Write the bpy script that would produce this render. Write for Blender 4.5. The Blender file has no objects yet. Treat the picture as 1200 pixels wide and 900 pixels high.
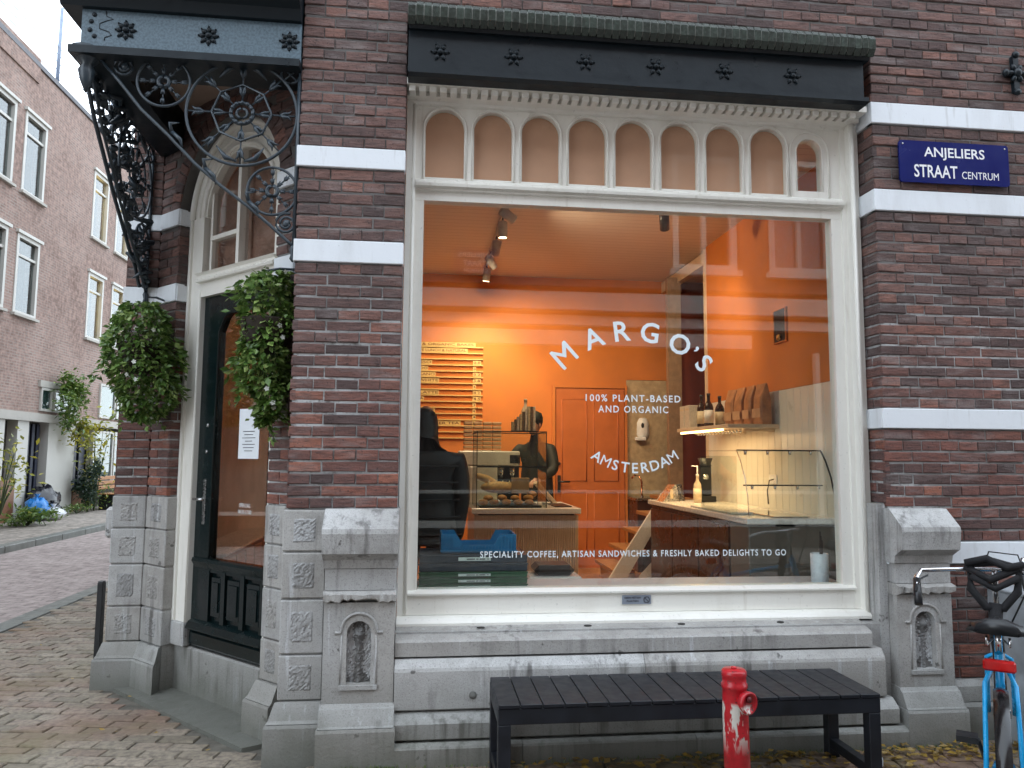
import bpy, math, random
from math import sin, cos, pi, radians, sqrt
from mathutils import Vector, Matrix
random.seed(7)
sc = bpy.context.scene
# ------------------------------------------------------------------ camera, sky, sun, exposure
cam_d = bpy.data.cameras.new('camera'); cam = bpy.data.objects.new('camera', cam_d)
sc.collection.objects.link(cam); sc.camera = cam
yaw, pitch, roll = 0.11583227, 0.09562249, 0.00736431
cf = Vector((sin(yaw)*cos(pitch), cos(yaw)*cos(pitch), sin(pitch)))
cr = Vector((cos(yaw), -sin(yaw), 0)); cu = cr.cross(cf)
cr, cu = cos(roll)*cr + sin(roll)*cu, -sin(roll)*cr + cos(roll)*cu
CAM = Vector((0, -4.5, 1.6))
cam.matrix_world = Matrix(((cr.x, cu.x, -cf.x, CAM.x), (cr.y, cu.y, -cf.y, CAM.y), (cr.z, cu.z, -cf.z, CAM.z), (0, 0, 0, 1)))
cam_d.sensor_width = 36; cam_d.lens = 890/1200*36; cam_d.clip_start = .05; cam_d.clip_end = 500

world = bpy.data.worlds.new('World'); sc.world = world; world.use_nodes = True
wt = world.node_tree; wt.nodes.clear()
wo = wt.nodes.new('ShaderNodeOutputWorld'); sky = wt.nodes.new('ShaderNodeTexSky')
sky.sky_type = 'NISHITA'; sky.sun_disc = False
SUN_EL, SUN_AZ = radians(32), radians(-62)          # high behind thin cloud, over the side street
sky.sun_elevation = SUN_EL; sky.sun_rotation = SUN_AZ
b1 = wt.nodes.new('ShaderNodeBackground'); b1.inputs[1].default_value = .12
wt.links.new(sky.outputs[0], b1.inputs[0])
b2 = wt.nodes.new('ShaderNodeBackground'); b2.inputs[1].default_value = 1.3
tcw = wt.nodes.new('ShaderNodeTexCoord'); nzw = wt.nodes.new('ShaderNodeTexNoise'); nzw.inputs['Scale'].default_value = 2.2; nzw.inputs['Detail'].default_value = 5
crw = wt.nodes.new('ShaderNodeValToRGB'); crw.color_ramp.elements[0].position = .3; crw.color_ramp.elements[1].position = .7
crw.color_ramp.elements[0].color = (.78, .88, 1.0, 1); crw.color_ramp.elements[1].color = (.90, .96, 1, 1)
wt.links.new(tcw.outputs['Generated'], nzw.inputs['Vector']); wt.links.new(nzw.outputs[0], crw.inputs[0]); wt.links.new(crw.outputs[0], b2.inputs[0])
mxw = wt.nodes.new('ShaderNodeMixShader'); mxw.inputs[0].default_value = .72
wt.links.new(b1.outputs[0], mxw.inputs[1]); wt.links.new(b2.outputs[0], mxw.inputs[2]); wt.links.new(mxw.outputs[0], wo.inputs[0])
sd = bpy.data.lights.new('sun', 'SUN'); sd.energy = .6; sd.angle = radians(25); sd.color = (1, .96, .9)
so = bpy.data.objects.new('sun', sd); sc.collection.objects.link(so)
sdir = Vector((sin(SUN_AZ)*cos(SUN_EL), cos(SUN_AZ)*cos(SUN_EL), sin(SUN_EL)))
so.rotation_euler = sdir.to_track_quat('Z', 'Y').to_euler()
sc.view_settings.view_transform = 'Standard'; sc.view_settings.look = 'None'; sc.view_settings.gamma = 1
sc.view_settings.exposure = 1.75
cy = sc.cycles
cy.use_denoising = True; cy.max_bounces = 8; cy.diffuse_bounces = 4; cy.glossy_bounces = 4; cy.transmission_bounces = 6; cy.transparent_max_bounces = 12
cy.caustics_reflective = False; cy.caustics_refractive = False; cy.sample_clamp_indirect = 8

# ------------------------------------------------------------------ material helpers
MATS = {}
class NT:
    def __init__(s, name):
        s.m = bpy.data.materials.new(name); s.m.use_nodes = True; s.t = s.m.node_tree
        s.b = s.t.nodes['Principled BSDF']; s.out = s.t.nodes['Material Output']; MATS[name] = s.m
    def n(s, typ, **k):
        o = s.t.nodes.new(typ)
        for a, v in k.items(): setattr(o, a, v)
        return o
    def l(s, a, b): s.t.links.new(a, b)
    def pos(s, scale=(1, 1, 1)):
        g = s.n('ShaderNodeNewGeometry'); m = s.n('ShaderNodeMapping'); m.inputs['Scale'].default_value = scale
        s.l(g.outputs['Position'], m.inputs['Vector']); return m.outputs[0]
    def noise(s, scale, detail=4, vec=None, rough=.6, lo=None, hi=None):
        z = s.n('ShaderNodeTexNoise'); z.inputs['Scale'].default_value = scale; z.inputs['Detail'].default_value = detail; z.inputs['Roughness'].default_value = rough
        s.l(vec if vec is not None else s.pos(), z.inputs['Vector'])
        if lo is None: return z.outputs[0]
        return s.rng(z.outputs[0], lo, hi)
    def rng(s, v, lo, hi, a=0., b=1.):
        r = s.n('ShaderNodeMapRange'); r.inputs[1].default_value = lo; r.inputs[2].default_value = hi; r.inputs[3].default_value = a; r.inputs[4].default_value = b
        s.l(v, r.inputs[0]); return r.outputs[0]
    def math(s, op, a, b=None):
        m = s.n('ShaderNodeMath', operation=op)
        for i, v in enumerate((a, b)):
            if v is None: continue
            if isinstance(v, (int, float)): m.inputs[i].default_value = v
            else: s.l(v, m.inputs[i])
        return m.outputs[0]
    def mix(s, f, a, b, mode='MIX'):
        m = s.n('ShaderNodeMix', data_type='RGBA', blend_type=mode)
        for i, v in ((0, f), (6, a), (7, b)):
            if isinstance(v, tuple): m.inputs[i].default_value = (*v, 1)
            elif isinstance(v, (int, float)): m.inputs[i].default_value = v
            else: s.l(v, m.inputs[i])
        return m.outputs[2]
    def ramp(s, f, stops):
        r = s.n('ShaderNodeValToRGB'); e = r.color_ramp.elements
        while len(e) < len(stops): e.new(.5)
        for i, (p, c) in enumerate(stops): e[i].position = p; e[i].color = (*c, 1)
        s.l(f, r.inputs[0]); return r.outputs[0]
    def bump(s, h, strength=.3, dist=.01):
        b = s.n('ShaderNodeBump'); b.inputs['Strength'].default_value = strength; b.inputs['Distance'].default_value = dist
        s.l(h, b.inputs['Height']); s.l(b.outputs[0], s.b.inputs['Normal'])
    def set(s, col=None, rough=None, metal=None, spec=None):
        for k, v in (('Base Color', col), ('Roughness', rough), ('Metallic', metal), ('Specular IOR Level', spec)):
            if v is None: continue
            if isinstance(v, tuple): s.b.inputs[k].default_value = (*v, 1)
            elif isinstance(v, (int, float)): s.b.inputs[k].default_value = v
            else: s.l(v, s.b.inputs[k])
        return s.m

def rnd_piece(t):
    oi = t.n('ShaderNodeObjectInfo'); g = t.n('ShaderNodeNewGeometry')
    return t.math('FRACT', t.math('ADD', t.math('MULTIPLY', oi.outputs['Random'], 7.31), g.outputs['Random Per Island']))

def simple(name, col, rough=.5, metal=0., var=.25, scale=14, bump=.0, spec=None, rand=0.):
    """plain surface with fine tonal variation"""
    t = NT(name)
    dark = tuple(c*(1-var) for c in col); lite = tuple(min(1, c*(1+var*.6)) for c in col)
    c = t.mix(t.noise(scale, 5, lo=.3, hi=.7), dark, lite)
    if rand:
        c = t.mix(t.rng(rnd_piece(t), 0, 1, 0, rand), c, tuple(x*.35 for x in col))
    t.set(c, t.rng(t.noise(scale*2, 3), .3, .7, max(.02, rough-.08), min(1, rough+.08)), metal, spec)
    if bump: t.bump(t.noise(scale*4, 5), bump, .004)
    return t.m

def m_brick():
    t = NT('facade_brick'); r = rnd_piece(t)
    g = t.n('ShaderNodeSeparateXYZ'); gp = t.n('ShaderNodeNewGeometry'); t.l(gp.outputs['Position'], g.inputs[0])
    upper = t.ramp(r, [(0, (0.095, 0.069, 0.066)), (.3, (0.140, 0.089, 0.081)), (.65, (0.177, 0.105, 0.092)), (.9, (0.213, 0.120, 0.101)), (1, (0.268, 0.136, 0.107))])
    lower = t.ramp(r, [(0, (0.091, 0.062, 0.059)), (.3, (0.152, 0.079, 0.068)), (.65, (0.201, 0.089, 0.072)), (.9, (0.244, 0.102, 0.076)), (1, (0.317, 0.124, 0.082))])
    zz = t.math('ADD', g.outputs[2], t.math('MULTIPLY', t.noise(.9, 2), 1.2))
    c = t.mix(t.rng(zz, 2.1, 3.3), lower, upper)
    c = t.mix(t.math('MULTIPLY', t.noise(3.0, 6, vec=t.pos((5, 5, 26)), lo=.42, hi=.72), .75), c, (.058, .045, .045))
    c = t.mix(t.math('MULTIPLY', t.noise(1.7, 6, vec=t.pos((2, 2, 9)), lo=.52, hi=.74), .5), c, (.30, .27, .26))
    c = t.mix(t.noise(70, 4, lo=.60, hi=.72), c, (.035, .028, .028))
    c = t.mix(t.math('MULTIPLY', t.noise(.8, 5, lo=.55, hi=.75), .5), c, (.055, .045, .045))
    t.set(c, .82, spec=.25); t.bump(t.math('ADD', t.noise(60, 6), t.noise(4, 5, vec=t.pos((4, 4, 30)))), .8, .006); return t.m
def m_mortar():  # darker upstairs where it was never repointed
    t = NT('lime_mortar'); c = t.mix(t.noise(1.6, 5, lo=.38, hi=.62), (.17, .165, .16), (.44, .45, .45))
    s = t.n('ShaderNodeSeparateXYZ'); gp = t.n('ShaderNodeNewGeometry'); t.l(gp.outputs['Position'], s.inputs[0])
    c = t.mix(t.rng(t.math('ADD', s.outputs[2], t.math('MULTIPLY', t.noise(1.3, 3), 1.0)), 2.9, 3.6, .0, .8), c, (.075, .068, .062))
    c = t.mix(t.noise(25, 4, lo=.5, hi=.75), c, (.09, .08, .075)); t.set(c, .95); t.bump(t.noise(160, 4), .5, .003); return t.m
def m_stone(name='weathered_bluestone', base=(.40, .395, .385), lite=(.56, .565, .56), rough_chisel=False):
    t = NT(name)
    c = t.mix(t.noise(1.1, 4, lo=.35, hi=.65), base, lite)
    pc_ = rnd_piece(t)
    c = t.mix(t.rng(pc_, 0, 1, 0, .6), c, tuple(x*.72 for x in base)); c = t.mix(t.math('MULTIPLY', t.math('GREATER_THAN', t.math('FRACT', t.math('MULTIPLY', pc_, 5.3)), .55), .35), c, (.40, .375, .34))
    c = t.mix(t.math('MULTIPLY', t.noise(5, 7, rough=.75, lo=.47, hi=.68), .5), c, (.19, .18, .165))
    streak = t.noise(1.0, 6, vec=t.pos((16, 16, .9)), lo=.50, hi=.64); patch = t.noise(1.7, 3, lo=.44, hi=.58)
    c = t.mix(t.math('MULTIPLY', t.math('MULTIPLY', streak, patch), .85), c, (.09, .085, .08))
    run = t.noise(1.0, 5, vec=t.pos((24, 24, 1.6)), lo=.62, hi=.70)
    c = t.mix(t.math('MULTIPLY', run, .6), c, (.58, .60, .62))
    c = t.mix(t.math('MULTIPLY', t.noise(140, 2, lo=.56, hi=.66), .55), c, (.17, .165, .16))
    c = t.mix(t.math('MULTIPLY', t.noise(9, 3, lo=.70, hi=.73), .8), c, (.07, .065, .06))
    # rising damp and grime above the paving
    s = t.n('ShaderNodeSeparateXYZ'); gp = t.n('ShaderNodeNewGeometry'); t.l(gp.outputs['Position'], s.inputs[0])
    zz = t.math('ADD', s.outputs[2], t.math('MULTIPLY', t.noise(5, 4), .5))
    c = t.mix(t.rng(zz, .26, .72, .8, 0), c, (.115, .118, .095))
    if rough_chisel:
        c = t.mix(t.noise(42, 4, lo=.54, hi=.7), c, (.13, .125, .12))
    t.set(c, t.rng(t.noise(6, 4), .35, .65, .42, .75), spec=.55)
    t.bump(t.noise(60 if rough_chisel else 70, 6), .6 if rough_chisel else .5, .009 if rough_chisel else .006); return t.m
def m_paint(name, col, rough=.35, dirt=.3, dirtc=(.33, .31, .27), spec=.5, speck=0.):
    t = NT(name)
    c = t.mix(t.math('MULTIPLY', t.noise(2.2, 6, vec=t.pos((3, 3, .7)), lo=.5, hi=.8), dirt), col, dirtc)
    c = t.mix(t.math('MULTIPLY', t.noise(60, 3, lo=.66, hi=.74), .5), c, tuple(x*.5 for x in col))
    c = t.mix(t.math('MULTIPLY', t.noise(1.0, 5, vec=t.pos((22, 22, 2.2)), lo=.60, hi=.72), min(1, dirt*1.3)), c, dirtc)
    if speck: c = t.mix(t.math('MULTIPLY', t.noise(75, 4, lo=.42, hi=.62), speck), c, tuple(x*.45 for x in col))
    t.set(c, t.rng(t.noise(9), .3, .7, rough-.05, rough+.15), spec=spec); t.bump(t.noise(30, 5), .2, .005); return t.m
def m_glass(name, tint=(.97, 1, .98), k=1.0, wavy=.02):
    t = NT(name); t.t.nodes.remove(t.b)
    g = t.n('ShaderNodeNewGeometry'); d = t.n('ShaderNodeVectorMath', operation='DOT_PRODUCT')
    t.l(g.outputs['Normal'], d.inputs[0]); t.l(g.outputs['Incoming'], d.inputs[1])
    a = t.math('SUBTRACT', 1.0, t.math('ABSOLUTE', d.outputs['Value'])); f = t.math('ADD', .045*k, t.math('MULTIPLY', t.math('POWER', a, 5), .95))
    f = t.math('MINIMUM', f, 1)
    tr = t.n('ShaderNodeBsdfTransparent'); tr.inputs[0].default_value = (*tint, 1)
    gl = t.n('ShaderNodeBsdfGlossy'); gl.inputs['Roughness'].default_value = .0
    bp = t.n('ShaderNodeBump'); bp.inputs['Strength'].default_value = wavy; bp.inputs['Distance'].default_value = .02; t.l(t.noise(1.3, 1), bp.inputs['Height']); t.l(bp.outputs[0], gl.inputs['Normal'])
    mx = t.n('ShaderNodeMixShader'); t.l(f, mx.inputs[0]); t.l(tr.outputs[0], mx.inputs[1]); t.l(gl.outputs[0], mx.inputs[2]); t.l(mx.outputs[0], t.out.inputs[0])
    return t.m
def m_emit(name, col, st):
    t = NT(name); t.b.inputs['Emission Color'].default_value = (*col, 1); t.b.inputs['Emission Strength'].default_value = st
    t.b.inputs['Base Color'].default_value = (*col, 1); return t.m
def m_farbrick(name, a, b, mortar, scale=1., bw=.22, bh=.066, mort=.006):
    t = NT(name); g = t.n('ShaderNodeNewGeometry'); s = t.n('ShaderNodeSeparateXYZ'); t.l(g.outputs['Position'], s.inputs[0])
    cb = t.n('ShaderNodeCombineXYZ'); t.l(t.math('ADD', s.outputs[0], s.outputs[1]), cb.inputs[0]); t.l(s.outputs[2], cb.inputs[1])
    bt = t.n('ShaderNodeTexBrick'); t.l(cb.outputs[0], bt.inputs['Vector']); bt.inputs['Scale'].default_value = 1
    bt.inputs['Brick Width'].default_value = bw; bt.inputs['Row Height'].default_value = bh; bt.inputs['Mortar Size'].default_value = mort
    bt.inputs['Color1'].default_value = (*a, 1); bt.inputs['Color2'].default_value = (*b, 1); bt.inputs['Mortar'].default_value = (*mortar, 1)
    c = t.mix(t.noise(.7, 6, lo=.35, hi=.7), bt.outputs[0], tuple(x*.75 for x in a))
    c = t.mix(t.noise(9, 5, lo=.4, hi=.75), c, tuple(x*1.25 for x in b))
    t.set(c, .9, spec=.2); bi = t.n('ShaderNodeMath', operation='SUBTRACT'); bi.inputs[0].default_value = 1; t.l(bt.outputs['Fac'], bi.inputs[1])
    t.bump(bi.outputs[0], .5, .01); return t.m
def m_paver(name, cols, moss=True):
    t = NT(name); r = rnd_piece(t); c = t.ramp(r, [(i/(len(cols)-1), x) for i, x in enumerate(cols)])
    c = t.mix(t.noise(30, 6, lo=.4, hi=.75), c, (.12, .10, .085))
    red = t.noise(.55, 3, lo=.52, hi=.66); c = t.mix(t.math('MULTIPLY', red, .6), c, (.23, .105, .085))
    if moss: c = t.mix(t.math('MULTIPLY', t.noise(1.1, 5, lo=.5, hi=.7), .6), c, (.13, .135, .065))
    t.set(c, .8, spec=.3); t.bump(t.noise(80, 5), .5, .004); return t.m
def m_leaf(name, a, b, c3):
    t = NT(name); g = t.n('ShaderNodeNewGeometry'); c = t.ramp(g.outputs['Random Per Island'], [(0, a), (.6, b), (1, c3)])
    t.set(c, .33, spec=.5); t.b.inputs['Transmission Weight'].default_value = 0
    tl = t.n('ShaderNodeBsdfTranslucent'); t.l(c, tl.inputs[0]); mx = t.n('ShaderNodeMixShader'); mx.inputs[0].default_value = .25
    t.l(t.b.outputs[0], mx.inputs[1]); t.l(tl.outputs[0], mx.inputs[2]); t.l(mx.outputs[0], t.out.inputs[0]); return t.m
def m_wood(name, a, b, sc_=(3, 3, 40), rough=.5, f=6):
    t = NT(name); n_ = t.noise(f, 6, vec=t.pos(sc_), lo=.35, hi=.65); t.set(t.mix(n_, a, b), rough); t.bump(n_, .15, .003); return t.m

BRICK = m_brick(); MORTAR = m_mortar(); STONE = m_stone(); CHISEL = m_stone('chiselled_stone', (.33, .33, .325), (.50, .51, .52), True)
NICHE = m_stone('stone_niche', (.40, .40, .40), (.6, .62, .64), True)
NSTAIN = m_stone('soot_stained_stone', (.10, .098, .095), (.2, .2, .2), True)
BAND = m_paint('white_band_paint', (.76, .80, .84), .55, .32, (.42, .42, .41)); CREAM = m_paint('cream_window_paint', (.80, .785, .73), .32, .26, (.50, .46, .38))
BLACKP = m_paint('black_gloss_paint', (.009, .015, .020), .32, .1, (.02, .025, .03), .3); BLUEGREY = m_paint('blue_grey_paint', (.10, .155, .195), .4, .5, (.14, .2, .25), .5, .7)
IRON = m_paint('painted_iron', (.028, .042, .055), .3, .3, (.04, .05, .06)); DOORP = m_paint('black_green_door_paint', (.004, .011, .012), .16, .15, (.015, .02, .02), .4)
GREENTILE = simple('green_glazed_tile', (.030, .046, .036), .25, var=.5, scale=30, rand=.7, bump=.2)
GLASS = m_glass('window_glass', k=1.35); GLASS2 = m_glass('display_glass', (.93, .97, .95), .8); GLASSH = m_glass('house_window_glass', (.75, .8, .8), 2.6, 0.); DGLASS = m_glass('door_glass', (.9, .9, .9), 5.5, .004)
FROST = m_glass('old_glass', k=.3); BROWNPANEL = simple('brown_panel', (.62, .32, .22), .7, var=.12, scale=3)
VINYL = simple('white_vinyl', (.78, .86, .9), .5, var=.05)
ENAMEL = simple('blue_enamel', (.004, .011, .115), .22, var=.1, scale=4, spec=.3); WHITE_E = simple('white_enamel', (.85, .86, .9), .25, var=.03)
PLASTER = simple('orange_plaster', (.60, .19, .035), .75, var=.16, scale=2.2, bump=.1)
DARKRED = simple('dark_red_paint', (.18, .03, .012), .6, var=.3, scale=3)
STEEL = simple('brushed_steel', (.5, .5, .5), .28, 1., .15, 20); CHROME = simple('chrome', (.75, .76, .78), .12, 1., .05)
BLACKPL = simple('black_plastic', (.012, .013, .015), .4, var=.2); SILVER = simple('grey_metal_sheet', (.55, .6, .64), .4, .6, .2, 8)
WOOD = m_wood('light_oak', (.55, .41, .28), (.66, .51, .36), (25, 25, 1.2)); WOOD2 = m_wood('warm_wood', (.30, .13, .045), (.42, .2, .08), (3, 3, 30)); PLY = m_wood('pale_plywood', (.62, .48, .34), (.7, .56, .41), (2, 2, 12), .5)
WHITEC = simple('white_composite', (.72, .7, .66), .25, var=.08, scale=40)

# ------------------------------------------------------------------ mesh helpers
COL = sc.collection
class MB:
    def __init__(s): s.v = []; s.f = []; s.sm = []
    def add(s, vs, fs, smooth=False):
        o = len(s.v); s.v += [tuple(v) for v in vs]; s.f += [tuple(i+o for i in f) for f in fs]; s.sm += [smooth]*len(fs); return s
    def box(s, x0, x1, y0, y1, z0, z1, M=None):
        vs = [Vector(p) for p in ((x0,y0,z0),(x1,y0,z0),(x1,y1,z0),(x0,y1,z0),(x0,y0,z1),(x1,y0,z1),(x1,y1,z1),(x0,y1,z1))]
        if M: vs = [M @ v for v in vs]
        return s.add(vs, [(0,3,2,1),(4,5,6,7),(0,1,5,4),(1,2,6,5),(2,3,7,6),(3,0,4,7)])
    def cbox(s, x0, x1, y0, y1, z0, z1, c=.006, M=None):
        """box with chamfered edges"""
        P = []
        for sx in (0, 1):
            for sy in (0, 1):
                for sz in (0, 1):
                    X, Y, Z = (x0, x1)[sx], (y0, y1)[sy], (z0, z1)[sz]; dx, dy, dz = (c, -c)[sx], (c, -c)[sy], (c, -c)[sz]
                    P += [Vector((X, Y+dy, Z+dz)), Vector((X+dx, Y, Z+dz)), Vector((X+dx, Y+dy, Z))]
        if M: P = [M @ v for v in P]
        I = lambda a, b, c_, k: ((a*2+b)*2+c_)*3+k
        F = [(I(0,0,0,0),I(0,0,1,0),I(0,1,1,0),I(0,1,0,0)), (I(1,0,0,0),I(1,1,0,0),I(1,1,1,0),I(1,0,1,0)),
             (I(0,0,0,1),I(1,0,0,1),I(1,0,1,1),I(0,0,1,1)), (I(0,1,0,1),I(0,1,1,1),I(1,1,1,1),I(1,1,0,1)),
             (I(0,0,0,2),I(0,1,0,2),I(1,1,0,2),I(1,0,0,2)), (I(0,0,1,2),I(1,0,1,2),I(1,1,1,2),I(0,1,1,2))]
        for a in (0, 1):
            for b in (0, 1):
                F += [(I(a,b,0,0),I(a,b,1,0),I(a,b,1,1),I(a,b,0,1)), (I(a,0,b,0),I(a,1,b,0),I(a,1,b,2),I(a,0,b,2)), (I(0,a,b,1),I(1,a,b,1),I(1,a,b,2),I(0,a,b,2))]
                for c_ in (0, 1): F.append((I(a,b,c_,0),I(a,b,c_,1),I(a,b,c_,2)))
        return s.add(P, F)
    def tube(s, pts, r, n=8, cap=True, smooth=True, closed=False):
        pts = [Vector(p) for p in pts]; R = r if isinstance(r, (list, tuple)) else [r]*len(pts); m = len(pts); vs = []
        up = None
        for i, p in enumerate(pts):
            if closed: t = (pts[(i+1) % m]-pts[i-1])
            else: t = pts[min(i+1, m-1)]-pts[max(i-1, 0)]
            t.normalize()
            if up is None: up = Vector((0, 0, 1)) if abs(t.z) < .9 else Vector((1, 0, 0))
            a = t.cross(up); 
            if a.length < 1e-4: up = Vector((1, .3, 0)); a = t.cross(up)
            a.normalize(); b = t.cross(a).normalized(); up = -b if False else up
            for k in range(n):
                q = 2*pi*k/n; vs.append(p + R[i]*(cos(q)*a+sin(q)*b))
        fs = [(i*n+k, i*n+(k+1) % n, ((i+1) % m)*n+(k+1) % n, ((i+1) % m)*n+k) for i in range(m if closed else m-1) for k in range(n)]
        s.add(vs, fs, smooth)
        if cap and not closed:
            o = len(s.v)-len(vs); s.f += [tuple(o+k for k in range(n)), tuple(o+(m-1)*n+k for k in reversed(range(n)))]; s.sm += [False, False]
        return s
    def lathe(s, prof, M=None, n=24, smooth=True):
        """prof = [(r, z)...] around z"""
        vs = [Vector((r*cos(2*pi*k/n), r*sin(2*pi*k/n), z)) for r, z in prof for k in range(n)]
        if M: vs = [M @ v for v in vs]
        fs = [(i*n+k, i*n+(k+1) % n, (i+1)*n+(k+1) % n, (i+1)*n+k) for i in range(len(prof)-1) for k in range(n)]
        fs.append(tuple(range(n))[::-1]); fs.append(tuple((len(prof)-1)*n+k for k in range(n)))
        return s.add(vs, fs, smooth)
    def prism(s, poly, y0, y1, M=None):
        """poly in x,z extruded along y"""
        n = len(poly); vs = [Vector((x, y0, z)) for x, z in poly]+[Vector((x, y1, z)) for x, z in poly]
        if M: vs = [M @ v for v in vs]
        return s.add(vs, [tuple(range(n)), tuple(range(2*n-1, n-1, -1))]+[(i, i+n, (i+1) % n+n, (i+1) % n) for i in range(n)])
    def prof_x(s, prof, x0, x1, M=None, e0=0, e1=0):
        """closed profile in (y,z) extruded along x; e0,e1: extra growth of each end per unit of -y (mitre)"""
        n = len(prof); vs = [Vector((x0+e0*(-y), y, z)) for y, z in prof]+[Vector((x1+e1*(-y), y, z)) for y, z in prof]
        if M: vs = [M @ v for v in vs]
        return s.add(vs, [tuple(range(n)), tuple(range(2*n-1, n-1, -1))]+[(i, i+n, (i+1) % n+n, (i+1) % n) for i in range(n)])
    def ell(s, c, r, M=None, n=12, m=8):
        prof = [(max(1e-4, sin(pi*i/m)), -cos(pi*i/m)) for i in range(m+1)]
        T = Matrix.Translation(c) @ Matrix.Diagonal((*r, 1)); T = M @ T if M else T
        return s.lathe(prof, T, n)
    def mesh(s, name, mat):
        me = bpy.data.meshes.new(name); me.from_pydata(s.v, [], s.f); me.polygons.foreach_set('use_smooth', s.sm)
        for m in (mat if isinstance(mat, (list, tuple)) else [mat]): me.materials.append(m)
        me.update()
        import bmesh
        bm = bmesh.new(); bm.from_mesh(me); bmesh.ops.recalc_face_normals(bm, faces=bm.faces); bm.to_mesh(me); bm.free()
        return me
    def build(s, name, mat, parent=None, M=None, kind=None):
        return link(name, s.mesh(name, mat), parent, M, kind)
def link(name, me, parent=None, M=None, kind=None):
    o = bpy.data.objects.new(name, me); COL.objects.link(o)
    if parent: o.parent = parent
    if M is not None: o.matrix_local = M
    if kind: o['kind'] = kind
    return o
def tag(o, label=None, cat=None, group=None, kind=None):
    for k, v in (('label', label), ('category', cat), ('group', group), ('kind', kind)):
        if v: o[k] = v
    return o
def thing(name, label, cat, loc=(0, 0, 0), rz=0, group=None):
    o = bpy.data.objects.new(name, None); COL.objects.link(o); o.location = loc; o.rotation_euler = (0, 0, rz)
    o.empty_display_size = .1
    return tag(o, label, cat, group)
def copy_tree(o, parent=None):
    c = o.copy(); COL.objects.link(c); c.parent = parent
    for ch in list(o.children): copy_tree(ch, c)
    return c
def struct(name, mb, mat): return tag(mb.build(name, mat), kind='structure')
def text_mesh(t, size, spacing=1., offset=0.):
    cu_ = bpy.data.curves.new('t', 'FONT'); cu_.body = t; cu_.size = size; cu_.space_character = spacing; cu_.align_x = 'CENTER'; cu_.align_y = 'CENTER'
    cu_.extrude = 0; cu_.offset = offset; cu_.resolution_u = 3; cu_.space_line = 1
    o = bpy.data.objects.new('t', cu_); COL.objects.link(o); dg = bpy.context.evaluated_depsgraph_get()
    me = bpy.data.meshes.new_from_object(o.evaluated_get(dg)); bpy.data.objects.remove(o); bpy.data.curves.remove(cu_)
    vs = [v.co.copy() for v in me.vertices]; fs = [tuple(p.vertices) for p in me.polygons]; bpy.data.meshes.remove(me)
    return vs, fs
def add_text(mb, t, width, height, M, bold=.0, spacing=1., thick=.0008):
    """text fitted to width x cap height, centred, standing in the local xz plane facing -y"""
    vs, fs = text_mesh(t, 1., spacing, bold)
    xs = [v.x for v in vs]; ys = [v.y for v in vs]; w = max(xs)-min(xs); h = max(ys)-min(ys); cx = (max(xs)+min(xs))/2; cyy = (max(ys)+min(ys))/2
    kx = height/h if width is None else width/w; ky = height/h
    P = [M @ Vector(((v.x-cx)*kx, -thick, (v.y-cyy)*ky)) for v in vs]
    mb.add(P, fs)
T = Matrix.Translation
RZ = lambda a: Matrix.Rotation(a, 4, 'Z')
RX = lambda a: Matrix.Rotation(a, 4, 'X')
RY = lambda a: Matrix.Rotation(a, 4, 'Y')
S2 = sqrt(.5)
# diagonal entrance frame: local x runs along the entrance wall (to the right), local -y points outwards, z up
DG = Matrix(((S2, S2, 0, 0), (-S2, S2, 0, 0), (0, 0, 1, 0), (0, 0, 0, 1)))     # x = u, y = -w
# side street frame: local x runs towards the front corner, outward normal is -X in the world
SD = Matrix(((0, 1, 0, -2.17), (-1, 0, 0, 0), (0, 0, 1, 0), (0, 0, 0, 1)))       # local (x,y) -> world (-2.17+y, -x)

# ================================================================== GROUND
FY = -.22      # face of the brick facade
ground = struct('ground', MB().box(-60, 60, -40, 70, -.5, -.06), simple('soil', (.08, .07, .055), .95, var=.4, scale=3))
sand = simple('joint_sand', (.13, .12, .10), .95, var=.5, scale=12, bump=.4)
pave = MB(); pave.box(-3.74, 14, -3.2, 60, -.059, -.014)
pavement = struct('pavement', pave, sand)
road = MB().box(-6.75, -3.95, -3.2, 60, -.058, -.03); road.box(-60, 60, -6.2, -3.25, -.058, -.03)
PAVMAT = m_paver('clinker_paver', [(.19, .165, .125), (.25, .215, .165), (.29, .25, .195), (.24, .185, .145), (.32, .28, .22)])
road_o = struct('road', road, m_farbrick('road_clinker', (.27, .225, .21), (.35, .30, .28), (.09, .08, .075), bw=.2, bh=.1))
# road pattern lies flat: rebuild its mapping on x,y
rt = road_o.data.materials[0].node_tree
for n_ in rt.nodes:
    if n_.type == 'COMBXYZ':
        sx = [k for k in rt.nodes if k.type == 'SEPXYZ'][0]
        for lk in list(n_.inputs[0].links)+list(n_.inputs[1].links): rt.links.remove(lk)
        rt.links.new(sx.outputs[1], n_.inputs[1]); rt.links.new(sx.outputs[0], n_.inputs[0])
far_pave = struct('far_pavement', MB().box(-9.6, -6.98, -3.2, 60, -.059, .07).box(-60, 60, -8.2, -6.3, -.059, .07), m_farbrick('far_paving', (.30, .27, .24), (.35, .31, .27), (.16, .14, .12)))
KERB = m_stone('kerb_stone', (.13, .145, .155), (.2, .215, .225))
for n_ in range(22):
    if n_ == 0: kb = tag(MB().box(-3.95, -3.75, -3.2, 60, -.058, -.012).build('flush_kerb', KERB), kind='structure')
    MB().cbox(-3.949, -3.751, -1+n_*1.0, -.008+n_*1.0, -.05, -.004, .006).build('kerb_stone', KERB, kb)
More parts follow.
